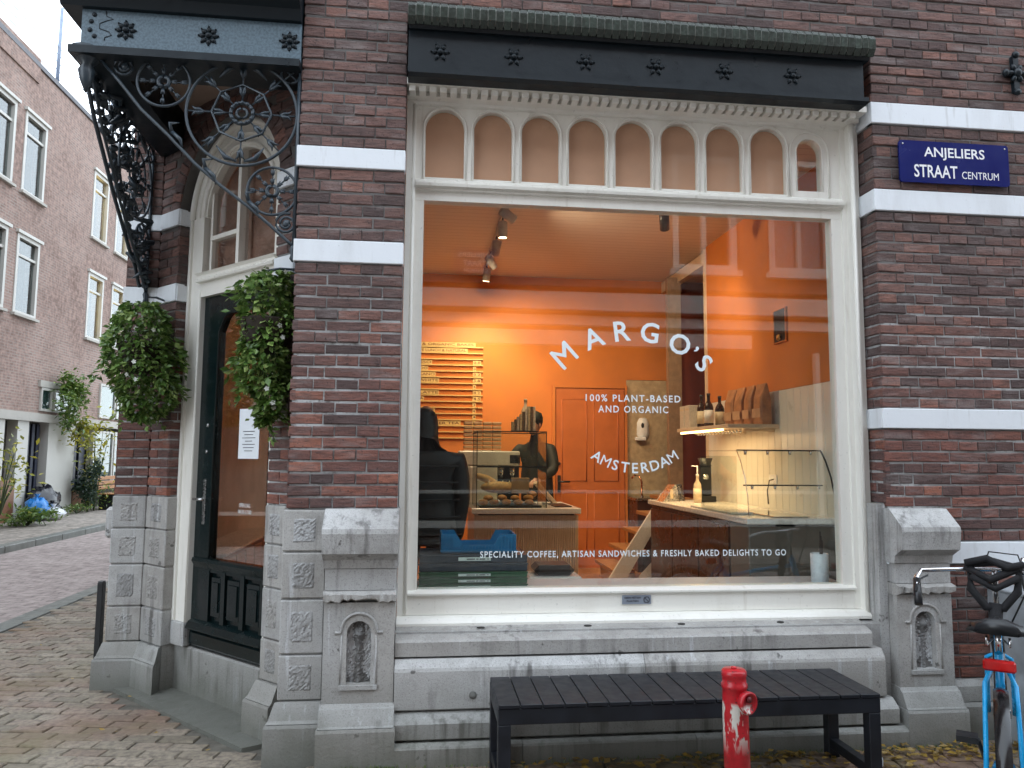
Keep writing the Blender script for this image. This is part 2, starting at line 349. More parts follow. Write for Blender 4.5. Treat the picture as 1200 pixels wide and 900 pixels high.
for n_ in range(30):
    if n_ == 0: kb2 = tag(MB().box(-6.97, -6.77, -3.2, 60, -.058, .06).build('raised_kerb', KERB), kind='structure')
    MB().cbox(-6.985, -6.755, -1+n_*1.0, -.008+n_*1.0, -.05, .085, .012).build('kerb_stone', KERB, kb2)

# pavers: rows roughly along x, turned a little
def brick_meshes(mat, nvar, L, D, H, jit, ch, name):
    out = []
    for k in range(nvar):
        j = lambda a: random.uniform(-a, a)
        mb = MB()
        # front face (y=0 plane side is -y): chamfered loop
        o = [(0, 0), (L, 0), (L, H), (0, H)]
        fr = [(x+(ch if x == 0 else -ch)+j(jit), -j(jit)*.6, z+(ch if z == 0 else -ch)+j(jit)) for x, z in o]
        mid = [(x+j(jit)*.4, ch, z+j(jit)*.4) for x, z in o]; back = [(x, D, z) for x, z in o]
        mb.add([Vector(p) for p in fr+mid+back], [(0,1,2,3)]+[(i, i+4, (i+1) % 4+4, (i+1) % 4) for i in range(4)]+[(i+4, i+8, (i+1) % 4+8, (i+1) % 4+4) for i in range(4)])
        out.append((mb, mb.mesh(name, mat)))
    return out
def poly_in(px, py, poly):
    c = False; n = len(poly)
    for i in range(n):
        x1, y1 = poly[i]; x2, y2 = poly[i-1]
        if (y1 > py) != (y2 > py) and px < (x2-x1)*(py-y1)/(y2-y1)+x1: c = not c
    return c
def place_pieces(items, variants, parent, name, stuff_name, mat, limit=300, unit=(1, 1)):
    """items: (matrix, length, height, dist2). The largest seen become objects, the rest one mesh."""
    items = sorted(items, key=lambda it: -it[1]*it[2]/it[3])
    rest = MB()
    for i, (M, L, H, d) in enumerate(items):
        mb, me = random.choice(variants); S = M @ Matrix.Diagonal((L/unit[0], 1, H/unit[1], 1))
        if i < limit: link(name, me, parent, S)
        else: rest.add([S @ Vector(v) for v in mb.v], mb.f)
    if rest.v: rest.build(stuff_name, mat, parent, kind='stuff')
PV = brick_meshes(PAVMAT, 7, .2, .04, .1, .004, .006, 'paver')
ang = radians(-9); items = []
SLAB = [(-2.06, 1.12), (-1.70, 1.22), (-.98, .50), (-.80, .02), (-.95, -.06)]
BLD = [(-2.17, 40), (-2.17, 1.16), (-1.92, 1.16), (-1.75, .99), (-.86, .13), (-.75, -.23), (20, -.23), (20, 40)]
for r in range(-60, 110):
    for k in range(-90, 60):
        y = r*.1065; x = k*.2075 + (.104 if r % 2 else 0) + random.uniform(-.004, .004)
        X = x*cos(ang)-y*sin(ang); Y = x*sin(ang)+y*cos(ang)
        cxp, cyp = X+.1*cos(ang), Y+.1*sin(ang)
        if cxp < -3.68 or cxp > 3.9 or cyp < -1.6 or cyp > 9: continue
        if poly_in(cxp, cyp, BLD) or poly_in(cxp, cyp, SLAB): continue
        if cxp > -2.2 and cyp > 1.1: continue
        z = -.004+random.uniform(-.004, .003)
        M = T((X, Y, z)) @ RZ(ang+random.uniform(-.02, .02)) @ RX(pi/2*-1) @ RX(random.uniform(-.02, .02))
        M = M @ Matrix.Diagonal((1, 1, -1, 1)) @ T((0, 0, 0))
        d = (Vector((cxp, cyp, 0))-CAM).length; v = (Vector((cxp, cyp, 0))-CAM)
        # out of frame pavers rank last
        sx_, sy_, sz_ = v.dot(cr), v.dot(cu), v.dot(cf)
        if sz_ <= 0 or abs(sx_/sz_) > .69 or sy_/sz_ < -.53: d *= 4
        items.append((M, .2, .098, d**3))
place_pieces(items, PV, pavement, 'paver', 'further_pavers', PAVMAT, 300, (.2, .1))
slab_o = MB(); slab_o.prism([(x, y) for x, y in SLAB], -.01, .03)
me_ = MB(); n_ = len(SLAB)
me_.add([Vector((x, y, z)) for z in (-.02, .012) for x, y in SLAB], [(0, 1, 2, 3, 4), (9, 8, 7, 6, 5)]+[(i, (i+1) % 5, (i+1) % 5+5, i+5) for i in range(5)])
me_.build('doorstep_slab', m_stone('slab_stone', (.18, .205, .22), (.27, .3, .32)), pavement)

# ================================================================== CORNER BUILDING
bld = thing('corner_building', 'brown brick corner building with white stripes, big shop window and diagonal entrance', 'building', (0, 0, 0))
RB = .0655
wall_mb = MB()      # mortar bodies behind the bricks
items = []
def wall_rect(M, x0, x1, z0, z1, first=0, skip=None, back=.08, mortar=True):
    """brick courses on a rectangle of plane M (local x along, -y outwards)"""
    n = max(1, round((z1-z0)/RB)); h = (z1-z0)/n
    if mortar and skip is None: wall_mb.box(x0+.012, x1-.012, .007, back, z0, z1, M)
    for r in range(n):
        zz = z0+r*h; head = (r+first) % 2 == 0
        step = .1215 if head else .243
        xs = [x0]
        x = x0 + (.1215 if head else .18)
        while x < x1-.05: xs.append(x); x += step
        xs.append(x1)
        for a, b in zip(xs[:-1], xs[1:]):
            if b-a < .03: continue
            if random.random() < .06 and not head: 
                mid = a+(b-a)*.5; segs = [(a, mid), (mid, b)]
            else: segs = [(a, b)]
            for a_, b_ in segs:
                c = M @ Vector(((a_+b_)/2, 0, zz+h/2))
                if skip and skip((a_+b_)/2, zz+h/2): continue
                v = c-CAM; d = v.length
                sx_, sy_, sz_ = v.dot(cr), v.dot(cu), v.dot(cf)
                nrm = (M.to_3x3() @ Vector((0, -1, 0)))
                pen = 1 if (sz_ > 0 and abs(sx_/sz_) < .68 and abs(sy_/sz_) < .515) else 50
                cosv = max(.05, -nrm.dot(v)/d)
                j = .011
                items.append((M @ T((a_+j*.3+random.uniform(-.0015, .0015), random.uniform(-.004, .004), zz+j*.5+random.uniform(-.001, .001))) @ RY(random.uniform(-.008, .008)), b_-a_-j*.6, h-j*random.uniform(.85, 1.25), d*d/cosv*pen))
F0 = T((0, FY, 0))
# right part of the facade
XR, XP0, XP1 = 2.75, -.73, -.13
XE = 9.0
wall_mb.box(XR, XE, .02, .3, -.02, .98, T((0, FY, 0)))
for (z0, z1, f) in ((1.115, 1.785, 0), (1.91, 3.13, 0), (3.27, 3.69, 1), (3.83, 4.2, 1), (.32, .98, 1)):
    wall_rect(F0, XR, 5.2, z0, z1, f)
wall_mb.box(5.2, XE, FY+.0, .3, -.02, 4.9)
wall_rect(F0, XP0, 5.2, 4.2, 4.86, 0)
# reveal of the facade at the right of the window
RV = Matrix(((0, 1, 0, XR), (-1, 0, 0, 0), (0, 0, 1, 0), (0, 0, 0, 1)))     # local x: 0 (window) .. .22 (facade), outward -X
for (z0, z1, f) in ((1.335, 1.785, 0), (1.91, 3.13, 1), (3.27, 3.69, 0), (3.83, 4.2, 0)):
    wall_rect(RV, -.06, .219, z0, z1, f, back=.06)
# pier left of the window
for (z0, z1, f) in ((1.31, 2.68, 0), (2.81, 3.23, 0), (3.355, 4.2, 0)):
    wall_rect(F0, XP0, XP1, z0, z1, f)
wall_mb.box(XP0+.02, XP1-.012, FY+.07, .06, 1.3, 4.86)
# inner return of the pier (faces the window) and outer return (faces the entrance)
wall_mb.box(XP1-.02, XP1-.004, FY+.012, .0, .6, 4.2)
# pier return towards the entrance, world face -X at X=-.73
PR = Matrix(((0, 1, 0, XP0), (-1, 0, 0, 0), (0, 0, 1, 0), (0, 0, 0, 1)))
for (z0, z1, f) in ((1.31, 2.68, 1), (2.81, 3.23, 1), (3.355, 4.0, 1)):
    wall_rect(PR, -.08, .219, z0, z1, f)
# diagonal jambs: right one u -.79..-.59, left one -2.17..-1.97 (w = .509)
ARC_U, ARC_Z, ARC_R = -1.38, 3.27, .60
DJ = DG @ T((0, -.509, 0))
for (z0, z1, f) in ((1.31, 2.68, 0), (2.81, 3.21, 0)):
    wall_rect(DJ, -.79, -.585, z0, z1, f); wall_rect(DJ, -2.245, -1.97, z0, z1, f)
inarc = lambda x, z: (x-ARC_U)**2+(z-ARC_Z)**2 < (ARC_R+.12)**2 if z > ARC_Z else abs(x-ARC_U) < ARC_R
wall_rect(DJ, -2.245, -.585, 3.345, 4.2, 0, skip=inarc)
RL = DG @ Matrix(((0, -1, 0, -1.97), (1, 0, 0, 0), (0, 0, 1, 0), (0, 0, 0, 1)))
for (z0, z1, f) in ((1.31, 2.68, 1), (2.81, 3.23, 1)): wall_rect(RL, -.508, -.40, z0, z1, f, back=.05)
# arch ring of headers
for k in range(30):
    a = pi*(k+.5)/30
    M = DJ @ T((ARC_U, 0, ARC_Z)) @ RY(-a+pi/2) @ T((-.029, -.006, ARC_R+.012))
    c = M.to_translation(); v = c-CAM
    items.append((M, .058, .115, v.length_squared*1.3))
# spandrel mortar body with arched opening
def arch_plate(mb, M, x0, x1, z0, z1, cx, cz, r, y0, y1, n=20, full=True):
    """plate x0..x1, z0..z1 with an arched notch (radius r, centre cx,cz) cut from its bottom edge"""
    pts = [(cx-r*cos(pi*i/n), cz+r*sin(pi*i/n)) for i in range(n+1)]
    top = [(x0+(x1-x0)*i/n, z1) for i in range(n+1)]
    vs = []; 
    for y in (y0, y1): vs += [M @ Vector((x, y, z)) for x, z in pts]+[M @ Vector((x, y, z)) for x, z in top]
    m = n+1; fs = []
    for i in range(n):
        fs += [(i, i+1, m+i+1, m+i), (2*m+i+1, 2*m+i, 3*m+i, 3*m+i+1), (i+1, i, 2*m+i, 2*m+i+1), (m+i, m+i+1, 3*m+i+1, 3*m+i)]
    mb.add(vs, fs)
    # side strips
    if x0 < cx-r-1e-4 or z0 < cz-1e-4:
        for xa, xb, pa in ((x0, cx-r, 0), (cx+r, x1, 1)):
            if xb-xa > 1e-4:
                if cz-z0 > 1e-3: mb.box(xa, xb, y0, y1, z0, cz, M)
                tri = [(x0, cz), (cx-r, cz), (x0, z1)] if pa == 0 else [(cx+r, cz), (x1, cz), (x1, z1)]
                mb.prism(tri, y0, y1, M)
arch_plate(wall_mb, DJ, -2.24, -.585, 3.2, 4.2, ARC_U, ARC_Z, ARC_R+.005, .009, .12)
# left pier, end face (faces the camera, y = 1.22) and diagonal jamb bodies
LP = T((0, 1.22, 0))
for (z0, z1, f) in ((1.31, 2.68, 0), (2.81, 3.23, 0), (3.355, 4.2, 0)):
    wall_rect(LP, -2.17, -1.94, z0, z1, f)
for (z0, z1) in ((.0, 1.31), (1.31, 4.2)):
    wall_mb.box(-.785, -.6, .012, .16, z0, z1, DJ); wall_mb.box(-2.23, -1.975, .012, .16, z0, z1, DJ)
wall_mb.box(-2.16, -1.75, 1.27, 1.6, 0, 4.2)
wall_mb.box(-.72, -.3, .06, .32, 0, 4.2)
# side facade along the side street (seen only from the side): bricks as material
side = MB().box(-2.17, -2.0, 1.23, 12.0, 1.31, 4.19)
wallo = wall_mb.build('brick_wall', MORTAR, bld)
BM = brick_meshes(BRICK, 14, .22, .03, .054, .0034, .0045, 'brick')
place_pieces(items, BM, wallo, 'brick', 'further_bricks', BRICK, 300, (.22, .054))
FARB = m_farbrick('upper_brickwork', (.10, .05, .042), (.16, .072, .055), (.16, .15, .14), bw=.24, bh=.0655)
side.build('side_wall', FARB, bld)
up = MB(); up.box(-1.93, XP0-.002, FY+.02, .1, 4.301, 4.859); up.box(-1.93, XE, FY+.02, .1, 4.86, 11); up.box(-1.93, -1.8, .1, 12, 4.3, 11); up.box(XE-.3, XE, .3, 12, 0, 11); up.box(-1.93, XE, 11.9, 12.1, 0, 11)
up.build('upper_wall', FARB, bld)
MB().box(-2.1, XE+.1, -.4, 12.2, 11, 11.25).build('roof', m_paint('roof_edge_paint', (.6, .6, .57)), bld)

# white stone bands
def band(x0, x1, z0, z1, M, e=.012, name='white_band', back=.06):
    MB().cbox(x0, x1, -e, back, z0, z1, .004, M).build(name, BAND, bld)
for z0, z1 in ((.985, 1.112), (1.788, 1.908), (3.133, 3.268), (3.693, 3.828)):
    band(XR-.01, 5.2, z0, z1, F0)
    if z0 > 1.5: band(-.06, .2185, z0, z1, RV @ T((0, -.0, 0)))
for z0, z1 in ((2.682, 2.808), (3.232, 3.352)):
    band(XP0-.01, XP1, z0, z1, F0); band(-.06, .219, z0, z1, PR)
    band(-.79, -.6, z0, z1-.01, DJ); band(-2.25, -1.97, z0, z1-.0, DJ)
    band(-2.18, -1.94, z0, z1, LP)
    # band returns into the entrance reveal
    MB().box(-.801, -.788, .0, .1, z0+.002, z1-.012, DJ).build('white_band', BAND, bld); MB().box(-1.972, -1.959, .0, .1, z0+.002, z1-.012, DJ).build('white_band', BAND, bld)

# ---------------------------------------------------------------- stone plinth of the window
plinth = MB().box(XP1-.01, XR+.02, -.2, .1, -.02, .64).build('stone_plinth', STONE, bld)
def sill(prof, x0, x1, cuts):
    xs = [x0]+cuts+[x1]
    for a, b in zip(xs[:-1], xs[1:]):
        mb = MB().prof_x(prof, a+.0015, b-.0015); mb.build('stone_block', STONE, plinth)
PX0 = XP1+.0
sill([(-.1, .663), (-.255, .612), (-.268, .60), (-.268, .527), (-.19, .522), (-.1, .522)], PX0, 2.60, [])
sill([(-.1, .520), (-.265, .515), (-.295, .472), (-.30, .455), (-.30, .262), (-.285, .252), (-.1, .252)], PX0, 2.655, [1.24])
sill([(-.1, .246), (-.285, .246), (-.335, .212), (-.345, .20), (-.345, .125), (-.33, .115), (-.1, .115)], PX0, 2.70, [.86, 1.95])
sill([(-.1, .108), (-.34, .108), (-.372, .095), (-.378, .085), (-.378, -.03), (-.1, -.03)], PX0, 2.74, [.55, 1.5])
for x in (0.03, .42, .98, 1.5, 2.05, 2.5):
    pass
pl = MB(); pl.lathe([(.0, .006), (.018, .006), (.02, .003), (.02, 0)], T((.29, -.30, .33)) @ RX(pi/2), 16); pl.build('round_plug', simple('dark_plug', (.12, .12, .11), .8), plinth)
for x in (.34, .95, 1.5, 2.1):
    mb = MB(); mb.lathe([(.0, .004), (.022, .004), (.024, 0)], T((x, -.15, .6455)) @ RX(radians(18)) @ Matrix.Diagonal((1, .45, 1, 1)), 14); mb.build('drain_hole', simple('hole_dark', (.03, .028, .025), .9) if 'hole_dark' not in MATS else MATS['hole_dark'], plinth)

# ---------------------------------------------------------------- pilasters beside the window
def pilaster(x0, x1, side_back=None):
    f = FY
    body = MB()
    def prof(p, g=0): body.prof_x(p, x0, x1)
    root = MB().box(x0+.02, x1-.02, f-.02, .1, 0, 1.30).build('pilaster', STONE, bld)
    def blk(p, g, zn):
        m = MB().prof_x(p, x0-g, x1+g); m.build('stone_block', STONE, root)
    yb = .0
    # cap: sloping top, bulging block, undercut
    blk([(yb, 1.312), (f-.045, 1.312), (f-.16, 1.215), (f-.165, 1.19), (f-.15, 1.085), (f-.085, 1.045), (f-.075, 1.0), (yb, 1.0)], .012, 0)
    blk([(yb, .997), (f-.07, .997), (f-.07, .885), (yb, .885)], 0, 0)
    # weathered necking, broken edge
    mb = MB(); n = 18; 
    for i in range(n):
        xa, xb = x0+(x1-x0)*i/n, x0+(x1-x0)*(i+1)/n
    vs = []; fs = []
    for i in range(n+1):
        x = x0-.006+(x1-x0+.012)*i/n; d = .112+random.uniform(-.02, .006); zl = .825+random.uniform(-.012, .012)
        vs += [(x, yb, .882), (x, f-.07, .882), (x, f-d, .868+random.uniform(-.006, .004)), (x, f-d+.004, zl+.012), (x, f-.07, zl), (x, yb, .82)]
    for i in range(n):
        for k in range(6): a, b = i*6+k, i*6+(k+1) % 6; fs.append((a, b, b+6, a+6))
    fs += [(0, 1, 2, 3, 4, 5), tuple(n*6+k for k in range(5, -1, -1))]
    mb.add(vs, fs); mb.build('stone_block', STONE, root)
    # shaft with a sunk arched niche: frame pieces leave a recess
    y0 = f-.07; cx = (x0+x1)/2; nw = .082; nz0, nz1 = .40, .66
    sh = MB(); sh.box(x0, cx-nw, y0, yb, .30, .82); sh.box(cx+nw, x1, y0, yb, .30, .82); sh.box(cx-nw, cx+nw, y0, yb, .30, nz0)
    arch_plate(sh, Matrix.Identity(4), cx-nw, cx+nw, nz1, .82, cx, nz1, nw-.018, y0, yb)
    sh.box(cx-nw, cx-nw+.018, y0, yb, nz0, nz1); sh.box(cx+nw-.018, cx+nw, y0, yb, nz0, nz1)
    sh.build('stone_block', STONE, root)
    # hood mould
    hm = MB(); pts = [(cx-.092*cos(a), y0-.002, nz1+.02+.085*sin(a)) for a in [pi*i/14 for i in range(15)]]
    hm.tube([(cx-.125, y0-.002, nz1+.005), (cx-.096, y0-.002, nz1+.005)]+pts+[(cx+.096, y0-.002, nz1+.005), (cx+.125, y0-.002, nz1+.005)], .008, 6)
    hm.box(cx-.10, cx+.10, y0-.012, y0+.02, nz0-.028, nz0-.006); hm.tube([(cx-.095, y0, nz0), (cx-.09, y0, nz1-.01)], .005, 5); hm.tube([(cx+.095, y0, nz0), (cx+.09, y0, nz1-.01)], .005, 5)
    hm.build('hood_mould', STONE, root)
    nb = MB()
    N = 22; MZ = 44; vs = []
    for i in range(MZ+1):
        for j in range(N+1):
            x = cx-nw+2*nw*j/N; z = nz0-.01+(nz1+nw+.02-nz0)*i/MZ
            bead = .022*math.exp(-((x-cx)/.018)**2)*(1 if z < nz1 else 0)+.03*math.exp(-(((x-cx)**2+(z-nz1-.0)**2)/.0011))
            vs.append((x, y0+.042-bead+random.uniform(-.0035, .0035), z))
    fs = [(i*(N+1)+j, i*(N+1)+j+1, (i+1)*(N+1)+j+1, (i+1)*(N+1)+j) for i in range(MZ) for j in range(N)]
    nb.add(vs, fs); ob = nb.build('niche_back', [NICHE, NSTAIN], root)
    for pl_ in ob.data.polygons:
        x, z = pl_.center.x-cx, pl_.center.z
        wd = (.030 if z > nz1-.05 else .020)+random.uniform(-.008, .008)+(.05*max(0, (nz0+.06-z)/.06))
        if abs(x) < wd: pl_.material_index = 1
    # base
    blk([(yb, .30), (f-.075, .30), (f-.085, .285), (f-.10, .28), (f-.135, .205), (f-.15, .198), (yb, .198)], .008, 0)
    blk([(yb, .195), (f-.152, .195), (f-.158, .18), (f-.160, -.03), (yb, -.03)], .015, 0)
    return root
pilaster(-.505, -.133)
pr_ = pilaster(2.745, 3.085)
# side flank of the right pilaster seen beyond the window
fl = MB(); fl.box(2.69, 2.742, -.21, .05, 0, 1.333); fl.build('stone_block', STONE, pr_)
# low stone course right of the pilaster
base2 = MB().box(3.1, 9, FY+.01, .3, -.02, .31).build('stone_base', STONE, bld)
for xa, xb in ((3.1, 4.0), (4.0, 5.0), (5.0, 6.2), (6.2, 9)):
    MB().prof_x([(FY+.02, .318), (FY-.015, .318), (FY-.04, .285), (FY-.04, .2), (FY+.02, .2)], xa+.002, xb-.002).build('stone_block', STONE, base2)
    MB().prof_x([(FY+.02, .196), (FY-.05, .196), (FY-.075, .18), (FY-.075, -.03), (FY+.02, -.03)], xa+.002, xb-.002).build('stone_block', STONE, base2)

# rusticated blocks: column B of the pier, columns on the diagonal jambs, left pier end face
def rust_col(M, x0, x1, zs, depth, g0=True, g1=True, base=True):
    root = MB().box(x0+.01, x1-.01, .02, depth, 0, zs[-1]-.004, M).build('stone_column', STONE, bld)
    for za, zb in zip(zs[:-1], zs[1:]):
        za2, zb2 = za+.003, zb-.005
        b = MB().cbox(x0, x1, 0, depth*.6, za2, zb2, .007, M); b.build('stone_block', STONE, root)
        ix, iz = (x1-x0)*.24, (zb-za)*.2
        n, m = 12, 14; vs = []
        for i in range(m+1):
            for j in range(n+1):
                e = 1 if 0 < i < m and 0 < j < n else 0
                vs.append(M @ Vector((x0+ix+(x1-x0-2*ix)*j/n, (.001 if not e else random.uniform(-.006, -.001)), za2+iz+(zb2-za2-2*iz)*i/m)))
        fs = [(i*(n+1)+j, i*(n+1)+j+1, (i+1)*(n+1)+j+1, (i+1)*(n+1)+j) for i in range(m) for j in range(n)]
        MB().add(vs, fs).build('chiselled_panel', CHISEL, root)
    if base:
        z = zs[0]; a, b_ = (.05 if g0 else 0), (.05 if g1 else 0)
        for prof, nm in (([(depth*.6, z-.002), (-.012, z-.002), (-.02, z-.02), (-.045, z-.085), (-.058, z-.1), (depth*.6, z-.1)], 0), ([(depth*.6, z-.103), (-.062, z-.103), (-.068, z-.118), (-.07, -.03), (depth*.6, -.03)], 1)):
            mm = MB().prof_x(prof, x0+.001, x1-.001, M, -(.8 if g0 else 0), (.8 if g1 else 0)); mm.build('stone_block', STONE, root)
    return root
ZS = [.30, .54, .83, 1.08, 1.31]
rust_col(F0 @ T((0, 0, 0)), -.745, -.512, ZS, .2, True, False)
rust_col(DJ, -.80, -.60, ZS, .2, True, False)
rust_col(DJ, -2.245, -1.958, ZS, .2, False, True)
rust_col(LP, -2.175, -1.945, ZS, .2, True, False)
MB().cbox(-2.25, -2.171, 1.30, 2.2, 1.0, 1.22, .02).build('stone_block', STONE, base2)
MB().box(-2.18, -2.0, 1.3, 12, -.02, 1.308).build('side_plinth', STONE, bld)

# ---------------------------------------------------------------- fascia with glazed tile weathering
fas = MB().box(XP1+.005, 2.665, -.285, -.02, 3.80, 4.055)
fas.prof_x([(-.02, 3.80), (-.335, 3.80), (-.335, 3.775), (-.30, 3.765), (-.02, 3.765)], XP1+.005, 2.665)
fas.prof_x([(-.02, 4.13), (-.325, 4.13), (-.325, 4.07), (-.31, 4.05), (-.02, 4.05)], XP1+.005, 2.69)
fascia = fas.build('fascia_beam', BLACKP, bld)
N = 62
for k in range(N):
    xa = XP1+(2.70-XP1)*k/N; xb = XP1+(2.70-XP1)*(k+1)/N; j = random.uniform(-.003, .003)
    # rounded nosing tile
    prof = [(-.20, 4.235+j), (-.325, 4.20+j), (-.362, 4.178+j), (-.378, 4.15+j), (-.374, 4.09+j), (-.345, 4.055+j), (-.33, 4.06+j), (-.33, 4.13+j), (-.2, 4.15+j)]
    MB().prof_x(prof, xa+.003, xb-.003).build('glazed_tile', GREENTILE, fascia)
MB().prof_x([(-.2, 4.230), (-.322, 4.195), (-.358, 4.173), (-.373, 4.148), (-.369, 4.095), (-.35, 4.07), (-.329, 4.14), (-.2, 4.149)], XP1+.002, 2.698).build('tile_bedding', simple('pale_joint', (.34, .36, .33), .9), fascia)
def rosette(M, r, mat, parent, petals=8, nm='rosette'):
    """flower boss, local -y outwards"""
    mb = MB(); mb.lathe([(.30*r, 0), (.30*r, .012), (.22*r, .022), (.0001, .024)], M @ RX(pi/2), 14)
    for k in range(petals):
        a = 2*pi*k/petals; mb.ell((.62*r, 0, 0), (.30*r, .25*r, .012), M @ RX(pi/2) @ RZ(a), 8, 6)
        mb.ell((.92*r, 0, .002), (.11*r, .1*r, .012), M @ RX(pi/2) @ RZ(a), 6, 4)
    return mb.build(nm, mat, parent)
for x in (.058, .487, .915, 1.341, 1.769, 2.202): rosette(T((x, -.285, 3.928)), .055, BLACKP, fascia, 6)

# ---------------------------------------------------------------- shop window
WX0, WX1, WZ0, WZ1 = -.02, 2.57, .836, 3.13
win = MB()
# outer architrave strips
win.box(XP1, -.10, -.065, .05, .65, 3.80); win.box(-.10, -.072, -.05, .05, .70, 3.74)
win.box(-.072, WX0, -.028, .05, .80, 3.28)
win.box(2.70, 2.745, -.065, .05, .65, 3.80); win.box(2.665, 2.70, -.10, .05, .65, 3.76); win.box(2.635, 2.665, -.05, .05, .70, 3.74); win.box(WX1, 2.635, -.028, .05, .80, 3.28)
win.tube([(2.683, -.1, .66), (2.683, -.1, 3.74)], .012, 8); win.tube([(-.086, -.05, .71), (-.086, -.05, 3.72)], .010, 8)
# bottom rail, sill
win.box(-.10, 2.665, -.045, .05, .70, .815); win.prof_x([(.05, .84), (-.02, .838), (-.062, .822), (-.062, .812), (.05, .812)], -.072, 2.64)
win.prof_x([(.05, .698), (-.09, .698), (-.105, .69), (-.125, .668), (-.125, .652), (.05, .652)], XP1, 2.70)
# transom with mouldings
win.prof_x([(.05, 3.132), (-.03, 3.132), (-.03, 3.185), (-.05, 3.19), (-.05, 3.20), (-.075, 3.208), (-.08, 3.225), (-.06, 3.232), (-.06, 3.245), (-.035, 3.262), (.05, 3.262)], -.072, 2.64)
# head: plain frieze, cove
win.box(-.10, 2.665, -.02, .05, 3.735, 3.80)
win.prof_x([(.05, 3.80), (-.13, 3.80), (-.13, 3.772), (-.10, 3.762), (-.07, 3.745), (-.055, 3.722), (-.02, 3.715), (.05, 3.715)], -.10, 2.665)
frame = win.build('shop_window', CREAM, bld)
for k in range(46):
    x = -.12+k*.0608
    MB().cbox(x, x+.040, -.205, -.13, 3.728, 3.762, .004).build('dentil', CREAM, frame)
MB().box(XP1, 2.72, -.22, -.06, 3.762, 3.799).build('dentil_bed', CREAM, frame)
MB().box(XP1, 2.72, -.13, -.06, 3.735, 3.761).build('dentil_bed', CREAM, frame)
# arched lights
AZ0, AZ1 = 3.276, 3.588; AR = .117
xs = [.0995+.294*k for k in range(8)]
ar = MB(); edge = [-.10]+[(xs[i]+xs[i+1])/2 for i in range(7)]+[xs[7]+.147]+[2.635]
for k in range(9):
    cx, r = (xs[k], AR) if k < 8 else (2.432, .085)
    x0, x1 = edge[k], edge[k+1]; sp = AZ1 if k < 8 else 3.565
    ar.box(x0, cx-r, -.03, .04, 3.262, sp); ar.box(cx+r, x1, -.03, .04, 3.262, sp); ar.box(cx-r, cx+r, -.03, .04, 3.262, AZ0+(.03 if k == 8 else 0))
    arch_plate(ar, Matrix.Identity(4), x0, x1, sp, 3.736, cx, sp, r, -.03, .04, 18)
    rr = r+.012 if k < 8 else r+.045
    pts = [(cx-rr, -.032, AZ0-.01)]+[(cx-rr*cos(pi*i/16), -.032, sp+rr*sin(pi*i/16)) for i in range(17)]+[(cx+rr, -.032, AZ0-.01)]
    ar.tube(pts, .007, 6)
    if k == 8: ar.tube([(cx-r-.004, -.03, AZ0+.03)]+[(cx-(r+.004)*cos(pi*i/16), -.03, sp+(r+.004)*sin(pi*i/16)) for i in range(17)]+[(cx+r+.004, -.03, AZ0+.03)], .006, 6)
ar.build('arcade_frame', CREAM, frame)
for k in range(9):
    cx, r = (xs[k], AR) if k < 8 else (2.432, .085); sp = AZ1 if k < 8 else 3.565
    poly = [(cx-r-.004, AZ0-.004)]+[(cx-(r+.004)*cos(pi*i/16), sp+(r+.004)*sin(pi*i/16)) for i in range(17)]+[(cx+r+.004, AZ0-.004)]
    MB().prism(poly, -.002, .003).build('arched_pane', GLASS if k == 8 else FROST, frame)
    if k < 8: MB().prism(poly, .012, .03).build('brown_panel', BROWNPANEL, frame)
pane = MB().box(WX0-.005, WX1+.005, -.003, .003, WZ0-.002, WZ1+.005).build('glass_pane', GLASS, frame)
# lettering on the glass
lt = MB(); TXC, TZC = 1.285, 1.735
for ch, px, pz, an, hh in (('M', .84, 2.215, 42, .13), ('A', 1.02, 2.325, 22, .125), ('R', 1.20, 2.372, 7, .125), ('G', 1.375, 2.367, -8, .128), ('O', 1.566, 2.30, -22, .128), ('’', 1.672, 2.27, -35, .04), ('S', 1.718, 2.185, -48, .118)):
    add_text(lt, ch, None, hh, T((px, -.0036, pz)) @ RY(radians(-an)), .0 if ch == 'M' else .018)
    if ch == 'M': add_text(lt, ch, None, hh*1.0, T((px+.004, -.0042, pz-.002)) @ RY(radians(-an)), .0); add_text(lt, ch, None, hh*1.0, T((px-.004, -.0048, pz+.002)) @ RY(radians(-an)), .0)
lt.build('name_lettering', VINYL, frame)
lt = MB(); add_text(lt, '100% PLANT-BASED', .593, .043, T((1.268, -.0036, 1.960)), .014, 1.25); add_text(lt, 'AND ORGANIC', .437, .043, T((1.268, -.0036, 1.893)), .014, 1.25)
lt.build('slogan_lettering', VINYL, frame, kind='stuff')
lt = MB()
for i, ch in enumerate('AMSTERDAM'):
    a = radians(-33+66*i/8); R_ = .43; add_text(lt, ch, None, .062, T((1.275+R_*sin(a), -.0036, 1.953-R_*cos(a)+.015)) @ RY(-a), .0 if ch == 'M' else .014)
lt.build('city_lettering', VINYL, frame)
lt = MB(); add_text(lt, 'SPECIALITY COFFEE, ARTISAN SANDWICHES & FRESHLY BAKED DELIGHTS TO GO', 1.875, .044, T((1.281, -.0036, 1.028)), .016, 1.2)
lt.build('offer_lettering', VINYL, frame, kind='stuff')
st = MB().box(1.178, 1.352, -.052, -.045, .744, .795).build('notice_plate', simple('grey_notice', (.22, .25, .3), .4, var=.1), frame)
lt = MB(); add_text(lt, 'GEEN FIETSEN', .10, .011, T((1.24, -.0522, .781)), .02); add_text(lt, 'PLAATSEN', .07, .011, T((1.24, -.0522, .762)), .02)
lt.tube([(1.325+.017*cos(a), -.0528, .769+.017*sin(a)) for a in [2*pi*i/16 for i in range(16)]], .0022, 4, closed=True); lt.tube([(1.313, -.0528, .781), (1.337, -.0528, .757)], .002, 4)
